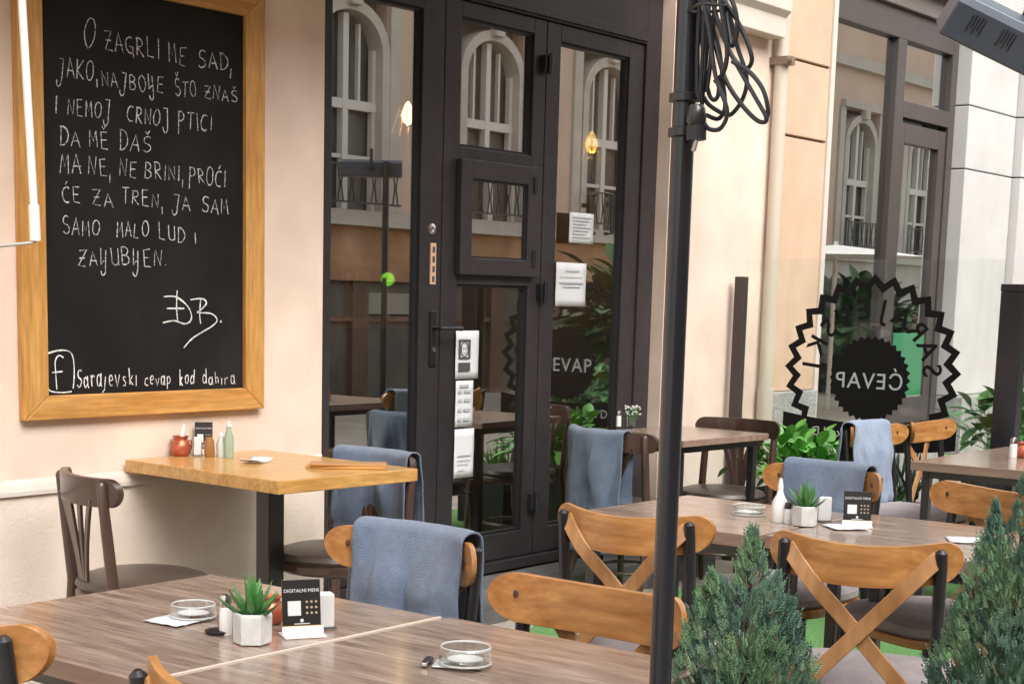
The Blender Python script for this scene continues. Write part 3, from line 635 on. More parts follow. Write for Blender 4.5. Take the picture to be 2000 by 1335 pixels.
# ------------------------------------------------------------------ chairs
def rail_x(y, hw=.215, c=-.262, e=.085): return c+e*(abs(y)/hw)**2
def make_cross(name='cross_back_chair'):
    t = thing(name, '', 'chair')
    hw, z1, hh = .215, .85, .095
    # curved rail with rounded ends
    q = MB(); n = 44; th = .016; rows = []
    for i in range(n+1):
        y = -hw*math.cos(math.pi*i/n)*1.0; d = hw-abs(y); rr = hh/2
        half = rr if d >= rr else math.sqrt(max(rr*rr-(rr-d)**2, 0)); half = max(half, .002)
        zc = z1-hh/2; x = rail_x(y)
        bow = -.019*(1-(y/hw)**2)
        rows.append([(x+th/2, y, zc-half+bow), (x+th/2, y, zc+half+bow*1.1), (x-th/2, y, zc+half+bow*1.1), (x-th/2, y, zc-half+bow)])
    vs = [p for r in rows for p in r]; fs = []
    for i in range(n):
        for j in range(4): fs.append((4*i+j, 4*i+(j+1) % 4, 4*i+4+(j+1) % 4, 4*i+4+j))
    fs += [(3, 2, 1, 0), (4*n, 4*n+1, 4*n+2, 4*n+3)]
    q.add(vs, fs); rl = obj('top_rail', q, WOOD, t, smooth=True, bevel=.003)
    for s in (-1, 1):
        y = s*.172; x = rail_x(y)
        q = MB(); q.lathe([(0, 0), (.007, 0), (.007, .003), (0, .004)], 12, M=Matrix.Translation((x+th/2-.001, y, z1-.047)) @ Matrix.Rotation(R(90), 4, 'Y')); obj('bolt', q, DARKW, rl)
        # rear post to ground
        q = MB(); px = x-.022
        q.tube([(px-.055, y*1.08, 0), (px+.03, y*1.02, .30), (px+.035, y, .46), (px+.018, y, .62), (px-.002, y, .79), (px-.006, y, .822), (px-.007, y, .829)], [.011, .013, .0145, .0145, .0145, .0135, .006], 12)
        obj('leg', q, BLACKM, t, smooth=True)
        q = MB(); q.tube([(.19, s*.19, 0), (.165, s*.175, .43)], .013, 12); obj('leg', q, BLACKM, t, smooth=True)
    # X slats, slightly bowed
    for s in (-1, 1):
        q = MB(); n = 10; w, th2 = .036, .009; rw = []
        A = Vector((rail_x(.18)-.014, s*.168, .812)); B = Vector((-.215, -s*.135, .47)); tt = (B-A).normalized()
        sd = tt.cross(X1).normalized()*w/2
        for i in range(n+1):
            k = i/n; p = A.lerp(B, k); p.x += -.022*math.sin(math.pi*k)
            bw = min(max((p.z-.66)/.09, 0), 1); p.x = p.x*(1-bw)+min(p.x, rail_x(p.y)-.0195)*bw
            p.x += (.0065 if s > 0 else -.0065)*(1-bw*.6)-.002*bw
            rw += [p+sd+X1*th2/2, p-sd+X1*th2/2, p-sd-X1*th2/2, p+sd-X1*th2/2]
        q.add(rw, [(4*i+j, 4*i+(j+1) % 4, 4*i+4+(j+1) % 4, 4*i+4+j) for i in range(n) for j in range(4)]+[(3, 2, 1, 0), (4*n, 4*n+1, 4*n+2, 4*n+3)])
        obj('back_slat', q, WOODD, t, smooth=True, bevel=.002)
    def sup(a, b, e=4, n=36):
        return [(math.copysign(abs(math.cos(i*math.tau/n))**(2/e), math.cos(i*math.tau/n))*a, math.copysign(abs(math.sin(i*math.tau/n))**(2/e), math.sin(i*math.tau/n))*b*(1+.06*math.cos(i*math.tau/n))) for i in range(n)]
    q = MB(); q.prism(sup(.205, .205), (0, 0, .425), X1, Y1, (0, 0, .026)); obj('seat_frame', q, WOOD, t, bevel=.005)
    q = MB(); n = 36; L = [(.94, 0), (1, .012), (1.0, .03), (.93, .045), (.7, .053), (.35, .056), (0.02, .057)]
    vs = []; base = sup(.2, .2)
    for k, z in L: vs += [(u*k, v*k, .4515+z+.003*noise.noise(Vector((u*9*k, v*9*k, 3)))) for u, v in base]
    q.add(vs, [(r*n+j, r*n+(j+1) % n, (r+1)*n+(j+1) % n, (r+1)*n+j) for r in range(len(L)-1) for j in range(n)]+[tuple(range(n))[::-1], tuple((len(L)-1)*n+j for j in range(n))])
    obj('cushion', q, CUSH, t, smooth=True)
    q = MB()
    for s in (-1, 1): q.tube([(-.22, s*.18, .22), (.178, s*.182, .22)], .007, 8)
    q.tube([(0, -.181, .22), (0, .181, .22)], .007, 8); obj('stretcher', q, BLACKM, t, smooth=True)
    return t
def make_bistro(name='bentwood_chair'):
    t = thing(name, '', 'chair'); hw = .215; z1 = .81
    q = MB(); n = 40; th = .018; rows = []; hh = .085
    def rx(y): return -.225+.075*(abs(y)/hw)**2.2
    for i in range(n+1):
        y = -hw*math.cos(math.pi*i/n); d = hw-abs(y); rr = .036
        half = hh/2 if d >= rr else max(hh/2*math.sqrt(max(1-((rr-d)/rr)**2, 0)), .003)
        rows.append([(rx(y)+th/2, y, z1-hh/2-half), (rx(y)+th/2, y, z1-hh/2+half), (rx(y)-th/2-.004, y, z1-hh/2+half), (rx(y)-th/2, y, z1-hh/2-half)])
    vs = [p for r in rows for p in r]; fs = [(4*i+j, 4*i+(j+1) % 4, 4*i+4+(j+1) % 4, 4*i+4+j) for i in range(n) for j in range(4)]+[(3, 2, 1, 0), (4*n, 4*n+1, 4*n+2, 4*n+3)]
    q.add(vs, fs); obj('top_rail', q, DARKW, t, smooth=True, bevel=.004)
    for s in (-1, 1):
        y = s*.175; x = rx(y)-.018
        q = MB(); pts = [(x-.05, y*1.1, 0), (x+.02, y*1.03, .25), (x+.035, y, .46), (x+.015, y, .65), (x, y, .79), (x, y, .80)]
        q.tube(pts, [.013, .016, .018, .017, .015, .009], 12); obj('leg', q, DARKW, t, smooth=True)
        q = MB(); q.tube([(.2, s*.185, 0), (.17, s*.165, .42)], [.012, .017], 12); obj('leg', q, DARKW, t, smooth=True)
    for k in range(-2, 3):
        q = MB(); n = 8; w = .026; rw = []
        for i in range(n+1):
            u = i/n; y = k*.012+k*.048*u**1.6; z = .47+(.745-.47)*u; x = -.185-.045*u+(.01*abs(k))*u
            ww = w*(.75+.35*u)/2
            rw += [(x+.005, y-ww, z), (x+.005, y+ww, z), (x-.005, y+ww, z), (x-.005, y-ww, z)]
        q.add(rw, [(4*i+j, 4*i+(j+1) % 4, 4*i+4+(j+1) % 4, 4*i+4+j) for i in range(n) for j in range(4)]+[(3, 2, 1, 0), (4*n, 4*n+1, 4*n+2, 4*n+3)])
        obj('back_slat', q, DARKW, t, smooth=True, bevel=.002)
    q = MB(); q.lathe([(0, .415), (.19, .415), (.203, .425), (.203, .445), (.195, .452), (0, .452)], 40); obj('seat_ring', q, DARKW, t, smooth=True)
    q = MB(); q.lathe([(0, .453), (.196, .453), (.205, .466), (.198, .482), (.16, .494), (.08, .5), (0, .502)], 40); obj('cushion', q, VINYL, t, smooth=True)
    q = MB()
    q.tube([(.168*math.cos(a*math.tau/28), .168*math.sin(a*math.tau/28), .20) for a in range(28)], .008, 8, closed=True); obj('stretcher', q, DARKW, t, smooth=True)
    return t
WG = 'honey wood cross-back chairs on black metal legs'; DG = 'dark bentwood chairs'
def at_chair(x, y, deg): return (x, y, 0), R(deg)
cross = make_cross(); bist = make_bistro()
CH_W = [ # x, y, facing deg, label
 (2.325, -2.015, 180, 'cross-back chair draped with a blue blanket at the end of the near brown table'),
 (2.115, -2.655, 180, 'cross-back chair facing us at the near table, bare rail cut by the black pole'),
 (3.46, -2.085, 8, 'cross-back chair seen from behind between the black pole and the far brown tables'),
 (3.47, -2.67, 17, 'cross-back chair seen from behind between the two conifers, with its full X back showing'),
 (4.39, -1.95, 175, 'cross-back chair under a blue blanket across the table from the small aloe pot'),
 (6.44, -1.46, 262, 'cross-back chair seen edge-on with a light blue blanket over its corner'),
 (6.95, -1.50, 268, 'farthest cross-back chair, bare honey rail in front of the round glass emblem'),
 (4.29, -2.47, 156, 'cross-back chair with bare rail half hidden by the right conifer'),
 (1.57, -2.035, 8, 'cross-back chair cut by the left edge, only its rounded rail end and black post showing'),
 (1.60, -2.725, 0, 'cross-back chair cut by the bottom edge below the aloe pot'),
]
wood = []
for i, (x, y, a, lb) in enumerate(CH_W):
    if i == 0: cross.location = (x, y, 0); cross.rotation_euler = (0, 0, R(a)); cross['label'] = lb; cross['group'] = WG; wood.append(cross)
    else: wood.append(dup(cross, (x, y, 0), R(a), lb, WG))
CH_D = [(3.06, -.46, -17, 'bare dark bentwood chair with fan slats left of the wall table'),
        (3.87, -.50, 180, 'dark bentwood chair with a blue blanket right of the wall table'),
        (5.72, -.50, 0, 'dark bentwood chair with a long grey-blue blanket in front of the doors'),
        (6.47, -.50, 186, 'bare dark bentwood chair on the far side of the small table by the glass screen')]
dark = []
for i, (x, y, a, lb) in enumerate(CH_D):
    if i == 0: bist.location = (x, y, 0); bist.rotation_euler = (0, 0, R(a)); bist['label'] = lb; bist['group'] = DG; dark.append(bist)
    else: dark.append(dup(bist, (x, y, 0), R(a), lb, DG))
def blanket(ch, y0, y1, lf, lb, label, top, rxf, seed=0, skew=0, cup=0, mt=TOWEL):
    """draped over the back rail of chair ch; lf, lb = hanging lengths on the seat side and outside"""
    q = MB(); nu, nv = 44, 64; vs = []
    gap_f, gap_b = .018, .052
    for i in range(nu+1):
        u = i/nu; y = y0+(y1-y0)*u; x = rxf(y)
        arcw = (gap_f+gap_b)/2; xm = x+(gap_f-gap_b)/2
        tot = lf+lb+math.pi*arcw*.8
        zt = top+.006-.004*math.sin(u*math.pi)
        for j in range(nv+1):
            s = tot*j/nv; hang = 0
            if s < lf: z = zt-.5*arcw-(lf-s); xx = x+gap_f; hang = lf-s; sg = 1
            elif s < lf+math.pi*arcw*.8:
                an = (s-lf)/(math.pi*arcw*.8)*math.pi; xx = xm+arcw*math.cos(an); z = zt-.5*arcw+arcw*.62*math.sin(an); sg = 0
            else: hang = s-lf-math.pi*arcw*.8; z = zt-.5*arcw-hang; xx = x-gap_b; sg = -1
            h2 = min(hang/.1, 1)
            nz = noise.noise(Vector((y*7+seed*5, z*2.2+sg*3, seed*7.3)))*.026+noise.noise(Vector((y*19+seed, z*8, seed*3.1)))*.010+.5*max(0, noise.noise(Vector((y*9+z*7, z*5-y*6, seed*1.7))))*.03
            fold = .010*math.sin(y*42+seed*2+z*3)*h2
            if sg > 0: fx = max(xx, -.188 if top > .83 else xx); xx = xx+(fx-xx)*min(hang/.12, 1)
            xx += (sg or .3)*abs(nz)*h2*1.2+fold*(1 if sg >= 0 else -1)*.8
            yy = y+skew*hang+noise.noise(Vector((z*5, seed*2+u*2, .3)))*.008*h2
            hem = .0035 if (2 <= j <= 3 or nv-3 <= j <= nv-2) else 0
            cre = .007*math.exp(-((u-.47-.02*math.sin(z*30))/.018)**2)*h2
            xx += (hem-cre)*(1 if sg >= 0 else -1)
            vs.append((xx, yy, z+.004*noise.noise(Vector((y*12, seed, 5)))))
    q.add(vs, [(i*(nv+1)+j, (i+1)*(nv+1)+j, (i+1)*(nv+1)+j+1, i*(nv+1)+j+1) for i in range(nu) for j in range(nv)])
    o = obj('blanket', q, mt, None, smooth=True, solid=.005)
    o.location = ch.location; o.rotation_euler = ch.rotation_euler
    return tag(o, label, 'blanket', 'blue blankets hung over chair backs')
rxc = lambda y: rail_x(y); rxb = lambda y: -.225+.075*(abs(y)/.215)**2.2
blanket(wood[0], -.155, .165, .30, .28, 'soft blue blanket over the honey wood chair nearest the door', .85, rxc, 1, skew=.04)
blanket(dark[1], -.175, .19, .30, .34, 'folded blue blanket on the dark chair just beyond the orange wall table', .81, rxb, 2)
TOW2 = mat('grey_blue_fleece', (.10, .145, .215), .95, c2=(.14, .19, .27), scale=(16, 16, 16), detail=6, bump=.8, bscale=420, sheen=.3)
blanket(dark[2], -.11, .215, .3, .50, 'long plain grey-blue blanket hanging on the chair back before the doors', .81, rxb, 3, mt=TOW2)
blanket(wood[4], -.155, .14, .44, .2, 'wide blue blanket on the chair behind the aloe pot and menu stand', .85, rxc, 4)
TOW3 = mat('light_blue_fleece', (.22, .29, .42), .95, c2=(.32, .39, .53), scale=(16, 16, 16), detail=6, bump=.8, bscale=420, sheen=.3)
blanket(wood[5], -.19, .13, .34, .34, 'pale blue blanket slung over the edge-on chair before the leafy planter', .85, rxc, 5, mt=TOW3)

# ------------------------------------------------------------------ tables
def table(name, label, cx, cy, wx, wy, z, th, rz, mtop, kind, group=None):
    t = thing(name, label, 'table', (cx, cy, 0), rz, group)
    q = MB(); q.box(-wx/2, wx/2, -wy/2, wy/2, z-th, z); obj('table_top', q, mtop, t, bevel=.003)
    if mtop is TOP:
        q = MB(); e = .0015
        q.box(-wx/2-e, -wx/2+.004, -wy/2-e, wy/2+e, z-th+.002, z-.002); q.box(wx/2-.004, wx/2+e, -wy/2-e, wy/2+e, z-th+.002, z-.002)
        q.box(-wx/2+.005, wx/2-.005, -wy/2-e, -wy/2+.004, z-th+.002, z-.002); q.box(-wx/2+.005, wx/2-.005, wy/2-.004, wy/2+e, z-th+.002, z-.002)
        obj('edge_band', q, TOPE, t)
    if kind == 'ped':
        q = MB(); q.box(-.034, .034, -.034, .034, .02, z-th-.006); obj('pedestal', q, BLACKM, t, bevel=.004)
        q = MB(); q.box(-.2, .2, -.2, .2, 0, .02); obj('base_plate', q, BLACKM, t, bevel=.004)
        q = MB(); q.box(-.18, .18, -.04, .04, z-th-.006, z-th-.0005); obj('bracket', q, BLACKM, t)
    else:
        for sx in (-1, 1):
            for sy in (-1, 1):
                q = MB(); q.box(sx*(wx/2-.05)-.016, sx*(wx/2-.05)+.016, sy*(wy/2-.05)-.016, sy*(wy/2-.05)+.016, 0, z-th-.031); obj('leg', q, BLACKM, t, bevel=.002)
        q = MB(); q.box(-wx/2+.03, wx/2-.03, -wy/2+.035, -wy/2+.06, z-th-.03, z-th-.001); q.box(-wx/2+.03, wx/2-.03, wy/2-.06, wy/2-.035, z-th-.03, z-th-.001)
        q.box(-wx/2+.035, -wx/2+.06, -wy/2+.06, wy/2-.06, z-th-.03, z-th-.001); q.box(wx/2-.06, wx/2-.035, -wy/2+.06, wy/2-.06, z-th-.03, z-th-.001); obj('apron', q, BLACKM, t)
    return t
TG = 'grey-brown laminate terrace tables'
T1 = table('wall_table', 'golden oak table on one black post against the peach wall', 3.625, -.43, .605, .79, .79, .042, R(-3), OAK, 'ped')
TA = table('terrace_table', 'near brown table carrying the aloe pot and black menu stand', 1.885, -2.035, .715, .64, .75, .034, 0, TOP, 'legs', TG)
TB = table('terrace_table', 'near brown table at the bottom carrying only a glass ashtray, left of the pole', 1.90, -2.66, .715, .58, .75, .034, 0, TOP, 'legs', TG)
T4 = table('terrace_table', 'brown table right behind the pole beneath the white bottle and small aloe', 3.96, -1.95, .62, .60, .75, .036, R(-1), TOP, 'legs', TG)
T5 = table('terrace_table', 'brown table just left of the right conifer, white card on its corner', 3.99, -2.565, .62, .60, .75, .036, R(-1), TOP, 'legs', TG)
T6 = table('terrace_table', 'small brown table with flowers between two dark chairs at the glass screen', 6.12, -.47, .68, .52, .77, .03, R(-3), TOP, 'legs', TG)
T7 = table('terrace_table', 'far brown table at the right edge in front of the dark screen post', 6.45, -1.99, 1.0, .66, .75, .036, 0, TOP, 'legs', TG)
# pale joint strip between the two near tables
q = MB(); q.box(1.53, 2.24, -2.366, -2.358, .74, .7515); tag(obj('joint_strip', q, mat('cream_edge', (.62, .52, .44), .5), origin=(1.88, -2.36, .745)), 'pale strip in the gap where the two near tables meet', 'edging strip')

# ------------------------------------------------------------------ table ware
def ashtray(p, r, h, label):
    t = thing('ashtray', label, 'ashtray', tuple(p), group='round glass ashtrays')
    q = MB(); q.lathe([(0, 0), (r*.92, 0), (r, h*.15), (r, h*.93), (r*.96, h), (r*.86, h*.96), (r*.82, h*.4), (r*.7, h*.28), (0, h*.26)], 36); obj('bowl', q, GLASS_T, t, smooth=True)
    q = MB(); q.tube([(r*.93*math.cos(a*math.tau/40), r*.93*math.sin(a*math.tau/40), h) for a in range(40)], h*.045, 6, closed=True)
    q.tube([(r*.97*math.cos(a*math.tau/40), r*.97*math.sin(a*math.tau/40), h*.12) for a in range(40)], h*.06, 6, closed=True); obj('rim', q, mat('rim_glass', (.62, .64, .64), .1, coat=.5), t, smooth=True)
    q = MB(); q.lathe([(0, h*.27), (r*.68, h*.28), (r*.68, h*.31), (0, h*.31)], 24); obj('liner', q, WHITE, t, smooth=True)
    return t
def napkin(p, a, w, l, label, cr=0):
    q = MB(); n = 8; vs = []
    for i in range(n+1):
        for j in range(n+1): vs.append(((i/n-.5)*w, (j/n-.5)*l, .0035+.002*noise.noise(Vector((i*.8, j*.8, a)))+cr*(i/n-.5)**2))
    q.add(vs, [(i*(n+1)+j, (i+1)*(n+1)+j, (i+1)*(n+1)+j+1, i*(n+1)+j+1) for i in range(n) for j in range(n)])
    o = obj('paper_napkin', q, PAPER, None, smooth=True, solid=.002); o.location = p; o.rotation_euler = (0, 0, a)
    return tag(o, label, 'napkin')
def aloe_pot(p, s, label, seed):
    t = thing('potted_aloe', label, 'potted plant', tuple(p), R(12), group='small potted aloes on tables'); t.scale = (s,)*3
    q = MB(); hx = lambda r, z: [(r*math.cos(R(60*i)), r*math.sin(R(60*i)), z) for i in range(6)]
    L = [(.026, 0), (.0335, .002), (.0345, .05), (.0335, .055), (.029, .055), (.028, .046)]; vs = []
    for r, z in L: vs += hx(r, z)
    q.add(vs, [(k*6+i, k*6+(i+1) % 6, (k+1)*6+(i+1) % 6, (k+1)*6+i) for k in range(5) for i in range(6)]+[tuple(range(6))[::-1], tuple(30+i for i in range(6))]); obj('pot', q, CONC, t, bevel=.001)
    q = MB(); q.lathe([(0, .0465), (.027, .0465), (.02, .051), (0, .052)], 12); obj('soil', q, SOIL, t)
    q = MB(); rr = random.Random(seed)
    for k in range(16):
        an = k*2.399; ring = k/16; tilt = R(8+62*ring)+rr.uniform(-.08, .08); ln = .072*(1-.25*ring)*rr.uniform(.85, 1.1)
        d = Vector((math.cos(an)*math.sin(tilt), math.sin(an)*math.sin(tilt), math.cos(tilt))); sd = d.cross(Z1).normalized(); nn = sd.cross(d)
        b = Vector((math.cos(an)*.006*ring*2, math.sin(an)*.006*ring*2, .049)); rw = []; n = 6
        for i in range(n+1):
            u = i/n; wd = .0075*(math.sin(math.pi*(.25+.75*u))**.7 if u < 1 else 0)*(1-u*.25)
            wd = .0165*(1-u)**.6*(1+.3*math.sin(u*3)) ; c = b+d*ln*u+Vector((d.x, d.y, 0))*(-.012*u*u*0)+Z1*(.012*u*u*math.sin(tilt))
            rw += [c-sd*wd/2, c-nn*wd*.35, c+sd*wd/2, c+nn*wd*.1]
        q.add(rw, [(4*i+j, 4*i+(j+1) % 4, 4*i+4+(j+1) % 4, 4*i+4+j) for i in range(n) for j in range(4)])
    obj('leaves', q, GREEN, t, smooth=True)
    return t
def shaker(p, h, r, label, cap=CHROME, body=WHITE, gp=None):
    t = thing('salt_shaker', label, 'shaker', tuple(p), group=gp)
    q = MB(); q.lathe([(0, 0), (r, 0), (r, h*.55), (r*.86, h*.68), (0, h*.68)], 18); obj('jar', q, body, t, smooth=True)
    q = MB(); q.lathe([(0, h*.681), (r*.9, h*.681), (r*.92, h*.86), (r*.7, h*.97), (0, h)], 18); obj('cap', q, cap, t, smooth=True)
    return t
def menu_stand(p, a, w, h, label, wide=True):
    t = thing('menu_stand', label, 'menu stand', tuple(p), a, group='small black menu stands'); tl = Matrix.Rotation(R(-8), 4, 'X')
    q = MB(); q.box(-w/2, w/2, -.002, .002, .010, h, tl); obj('card', q, BLK, t, bevel=.0008)
    q = MB(); q.box(-w/2-.003, w/2+.003, -.028, .022, 0, .004); q.box(-w/2-.003, w/2+.003, -.007, -.0045, .004, .018); obj('acrylic_foot', q, WHITE, t, bevel=.001)
    q = MB(); q.box(-w/2, w/2, -.0028, -.0021, .014, .018, tl); obj('gold_band', q, mat('gold_band', (.6, .38, .08), .4), t)
    q = MB(); fy = -.0028
    q.box(-w*.36, -w*.02, fy, -.0021, h*.36, h*.62, tl); obj('white_patch', q, PAPER, t)
    q = MB()
    for i in range(3):
        for j in range(3):
            x, z = w*(.14+.12*i), h*(.40+.10*j)
            q.lathe([(0, 0), (w*.032, 0), (w*.032, .0006), (0, .0006)], 10, M=tl @ Matrix.Translation((x, -.0021, z)) @ Matrix.Rotation(R(90), 4, 'X'))
    obj('icon', q, mat('tan_icons', (.42, .33, .22), .6), t)
    q = text_mb('DIGITALNI MENI', w*.125, (0, 0, 0), X1, Z1); 
    for k in range(len(q.v)): q.v[k] = tl @ (q.v[k]+Vector((0, -.0028, h*.80)))
    q2 = MB(); q2.box(-w*.2, w*.2, fy, -.0021, h*.205, h*.22, tl); q2.lathe([(0, 0), (w*.045, 0), (w*.045, .0006), (0, .0006)], 12, M=tl @ Matrix.Translation((0, -.0021, h*.27)) @ Matrix.Rotation(R(90), 4, 'X')); join(q, q2)
    obj('lettering', q, PAPER, t)
    return t
def napkin_holder(p, a, w, h, label):
    t = thing('napkin_holder', label, 'napkin holder', tuple(p), a)
    q = MB(); q.box(-w/2, w/2, -.014, .014, .003, h); obj('napkins', q, PAPER, t, bevel=.003)
    q = MB(); q.box(-w/2-.004, w/2+.004, -.02, .02, 0, .003); q.box(-w/2-.004, w/2+.004, .0145, .0165, .003, h*.7); obj('holder', q, CHROME, t)
    return t
def copper_pot(p, s, label, spoon=False):
    t = thing('copper_pot', label, 'pot', tuple(p)); t.scale = (s,)*3
    q = MB(); q.lathe([(0, 0), (.026, 0), (.034, .008), (.037, .025), (.032, .045), (.024, .056), (.026, .066), (.030, .070), (.027, .070), (.022, .057), (.022, .02), (0, .02)], 28); obj('body', q, COPPER, t, smooth=True)
    q = MB(); q.tube([(.034, 0, .05), (.05, 0, .05), (.048, 0, .02), (.034, 0, .015)], .003, 6); obj('handle', q, COPPER, t, smooth=True)
    if spoon:
        q = MB(); q.lathe([(0, 0), (.006, .001), (.008, .03), (.005, .06), (0, .062)], 10, c=(0, 0, 0), sy=.4, M=Matrix.Translation((.004, 0, .04)) @ Matrix.Rotation(R(10), 4, 'Y') @ Matrix.Scale(1.15, 4)); obj('contents', q, WHITE, t, smooth=True)
    return t
FA = -R(50.4)       # objects that face the viewer's side of the tables
zt = .7505
p = onz(348, 1212, zt); napkin(p, R(5), .095, .085, 'white paper napkin under the left ashtray on the near table')
ashtray(onz(378, 1203, zt+.005), .043, .024, 'glass ashtray on a napkin left of the white shaker')
q = MB(); q.lathe([(0, 0), (.022, 0), (.025, .006), (.02, .008), (0, .008)], 20); o = obj('saucer', q, BLK, None, smooth=True); o.location = onz(427, 1236, zt); tag(o, 'tiny black dish beside the white shaker and aloe pot', 'dish')
shaker(onz(441, 1238, zt), .074, .0115, 'white shaker with metal cap touching the larger aloe pot', gp='table shakers')
aloe_pot(onz(493, 1255, zt), 1.0, 'aloe in a white hexagonal pot, largest, on the near table', 3)
copper_pot(onz(528, 1216, zt), .72, 'red copper pot half hidden behind the aloe and menu stand')
menu_stand(onz(590, 1240, zt), FA+R(20), .070, .100, 'black menu stand on the near table right of the aloe pot')
napkin_holder(onz(632, 1226, zt), FA+R(20), .034, .066, 'stack of white napkins right behind the near menu stand')
napkin(onz(895, 1300, zt), R(32), .055, .08, 'folded napkin under the right ashtray on the near table')
ashtray(onz(909, 1296, zt+.005), .044, .030, 'glass ashtray on a folded napkin at the bottom centre')
lt = thing('lighter', 'small dark lighter lying left of the bottom centre ashtray', 'lighter', tuple(onz(836, 1295, zt)), R(-60))
q = MB(); q.box(-.007, .007, -.020, .016, .001, .010); obj('body', q, BLK, lt, bevel=.003)
q = MB(); q.box(-.005, .005, -.034, -.0205, .002, .009); obj('cap', q, CHROME, lt, bevel=.002)
# on the oak wall table
z1_ = .7905
copper_pot(onz(353, 889, z1_), .98, 'copper pot with white sachets at the back of the oak table', True)
menu_stand(onz(398, 886, z1_), FA+R(10), .062, .112, 'black menu stand behind the jars on the oak wall table')
napkin_holder(onz(386, 890, z1_), FA+R(10), .026, .066, 'white napkins standing beside the copper pot on the oak table')
q = MB(); q.lathe([(0, 0), (.017, 0), (.019, .02), (.017, .055), (.011, .066), (.011, .07), (0, .07)], 16); o = obj('spice_jar', q, mat('amber_jar', (.28, .13, .04), .2), None, smooth=True); o.location = onz(409, 892, z1_); tag(o, 'brown spice jar on the oak table beside the glass bottles', 'jar')
def cruet(p, h, cap, liquid, label):
    t = thing('oil_bottle', label, 'bottle', tuple(p), group='bottles on the oak table')
    q = MB(); q.lathe([(0, 0), (.016, 0), (.017, h*.55), (.009, h*.75), (.0075, h*.86), (0, h*.86)], 16); obj('glass_body', q, liquid, t, smooth=True)
    q = MB(); q.lathe([(.009, h*.861), (.009, h*.9), (.004, h), (0, h)], 12); obj('cap', q, cap, t, smooth=True)
lq = mat('pale_green_bottle', (.30, .38, .28), .1, coat=.6); lq2 = mat('pale_clear_bottle', (.50, .53, .50), .1, coat=.6)
cruet(onz(432, 892, z1_), .085, WHITE, lq2, 'clear bottle next to the brown jar on the oak table')
cruet(onz(447, 893, z1_), .125, WHITE, lq, 'tallest greenish bottle with white nozzle on the oak table')
napkin(onz(500, 902, z1_), R(20), .11, .075, 'crumpled white paper lying on the middle of the oak table', .04)
q = MB(); q.box(-.13, .13, -.042, .042, .0005, .009); o = obj('wooden_board', q, FRAMEH, None, bevel=.001); o.location = onz(675, 913, z1_); o.rotation_euler = (0, 0, R(-47)); tag(o, 'lower of two thin wooden boards on the oak table corner', 'board', 'thin wooden boards on the oak table')
q = MB(); q.box(-.12, .13, -.045, .040, .0097, .017); o = obj('wooden_board', q, BARW, None, bevel=.001); o.location = onz(678, 913, z1_); o.rotation_euler = (0, 0, R(-45)); tag(o, 'upper of two thin wooden boards on the oak table corner', 'board', 'thin wooden boards on the oak table')
# on the far brown tables
ashtray(onz(1462, 1004, zt), .05, .026, 'glass ashtray on the table beyond the left conifer')
cr2 = thing('white_bottle', 'white bottle with a long neck left of the small aloe', 'bottle', tuple(onz(1521, 1018, zt)))
q = MB(); q.lathe([(0, 0), (.021, 0), (.023, .012), (.022, .055), (.010, .078), (.0075, .09), (0, .09)], 20); obj('body', q, WHITE, cr2, smooth=True)
q = MB(); q.lathe([(.008, .0905), (.0085, .1), (.004, .122), (0, .123)], 14); obj('nozzle', q, WHITE, cr2, smooth=True)
shaker(onz(1538, 1021, zt), .06, .011, 'black capped shaker squeezed between white bottle and small aloe', cap=BLK, gp='table shakers')
aloe_pot(onz(1571, 1026, zt), 1.02, 'smaller looking aloe in a pale pot on the table behind the conifers', 8)
napkin_holder(onz(1609, 1018, zt), FA-R(8), .036, .07, 'white napkins standing right of the smaller aloe')
menu_stand(onz(1673, 1028, zt), FA-R(8), .075, .098, 'black menu stand in front of the blue blanket on the far tables')
napkin(onz(1650, 1030, zt), R(50), .10, .10, 'white paper lying under the far menu stand')
napkin(onz(1885, 1056, zt), R(30), .10, .09, 'white card on the table corner beside the right conifer')
# flowers on the small table
fl = thing('flower_glass', 'glass with tiny white flowers on the small table by the doors', 'vase', tuple(onz(1232, 833, .7705)), world=False)
q = MB(); q.lathe([(0, 0), (.02, 0), (.022, .05), (.02, .05), (.019, .004), (0, .004)], 16); obj('glass', q, GLASS_T, fl, smooth=True)
q = MB(); q2 = MB()
for k in range(34):
    a = rnd.uniform(0, math.tau); r_r = rnd.uniform(.005, .045); tp = Vector((math.cos(a)*r_r, math.sin(a)*r_r, rnd.uniform(.055, .10)))
    q.tube([(math.cos(a)*.008, math.sin(a)*.008, .01), tp], .001, 4); q2.lathe([(0, -.004), (.006, 0), (0, .004)], 6, c=tp)
obj('stem', q, GREEN, fl); obj('blossom', q2, WHITE, fl)
shaker(onz(1208, 832, .7705), .075, .012, 'white shaker left of the flower glass on the small table', gp='table shakers')
shaker(onz(1978, 893, zt), .085, .016, 'white shaker on the far right table at the picture edge', gp='table shakers')
copper_pot(onz(1997, 893, zt), .9, 'reddish pot beside the shaker on the far right table')

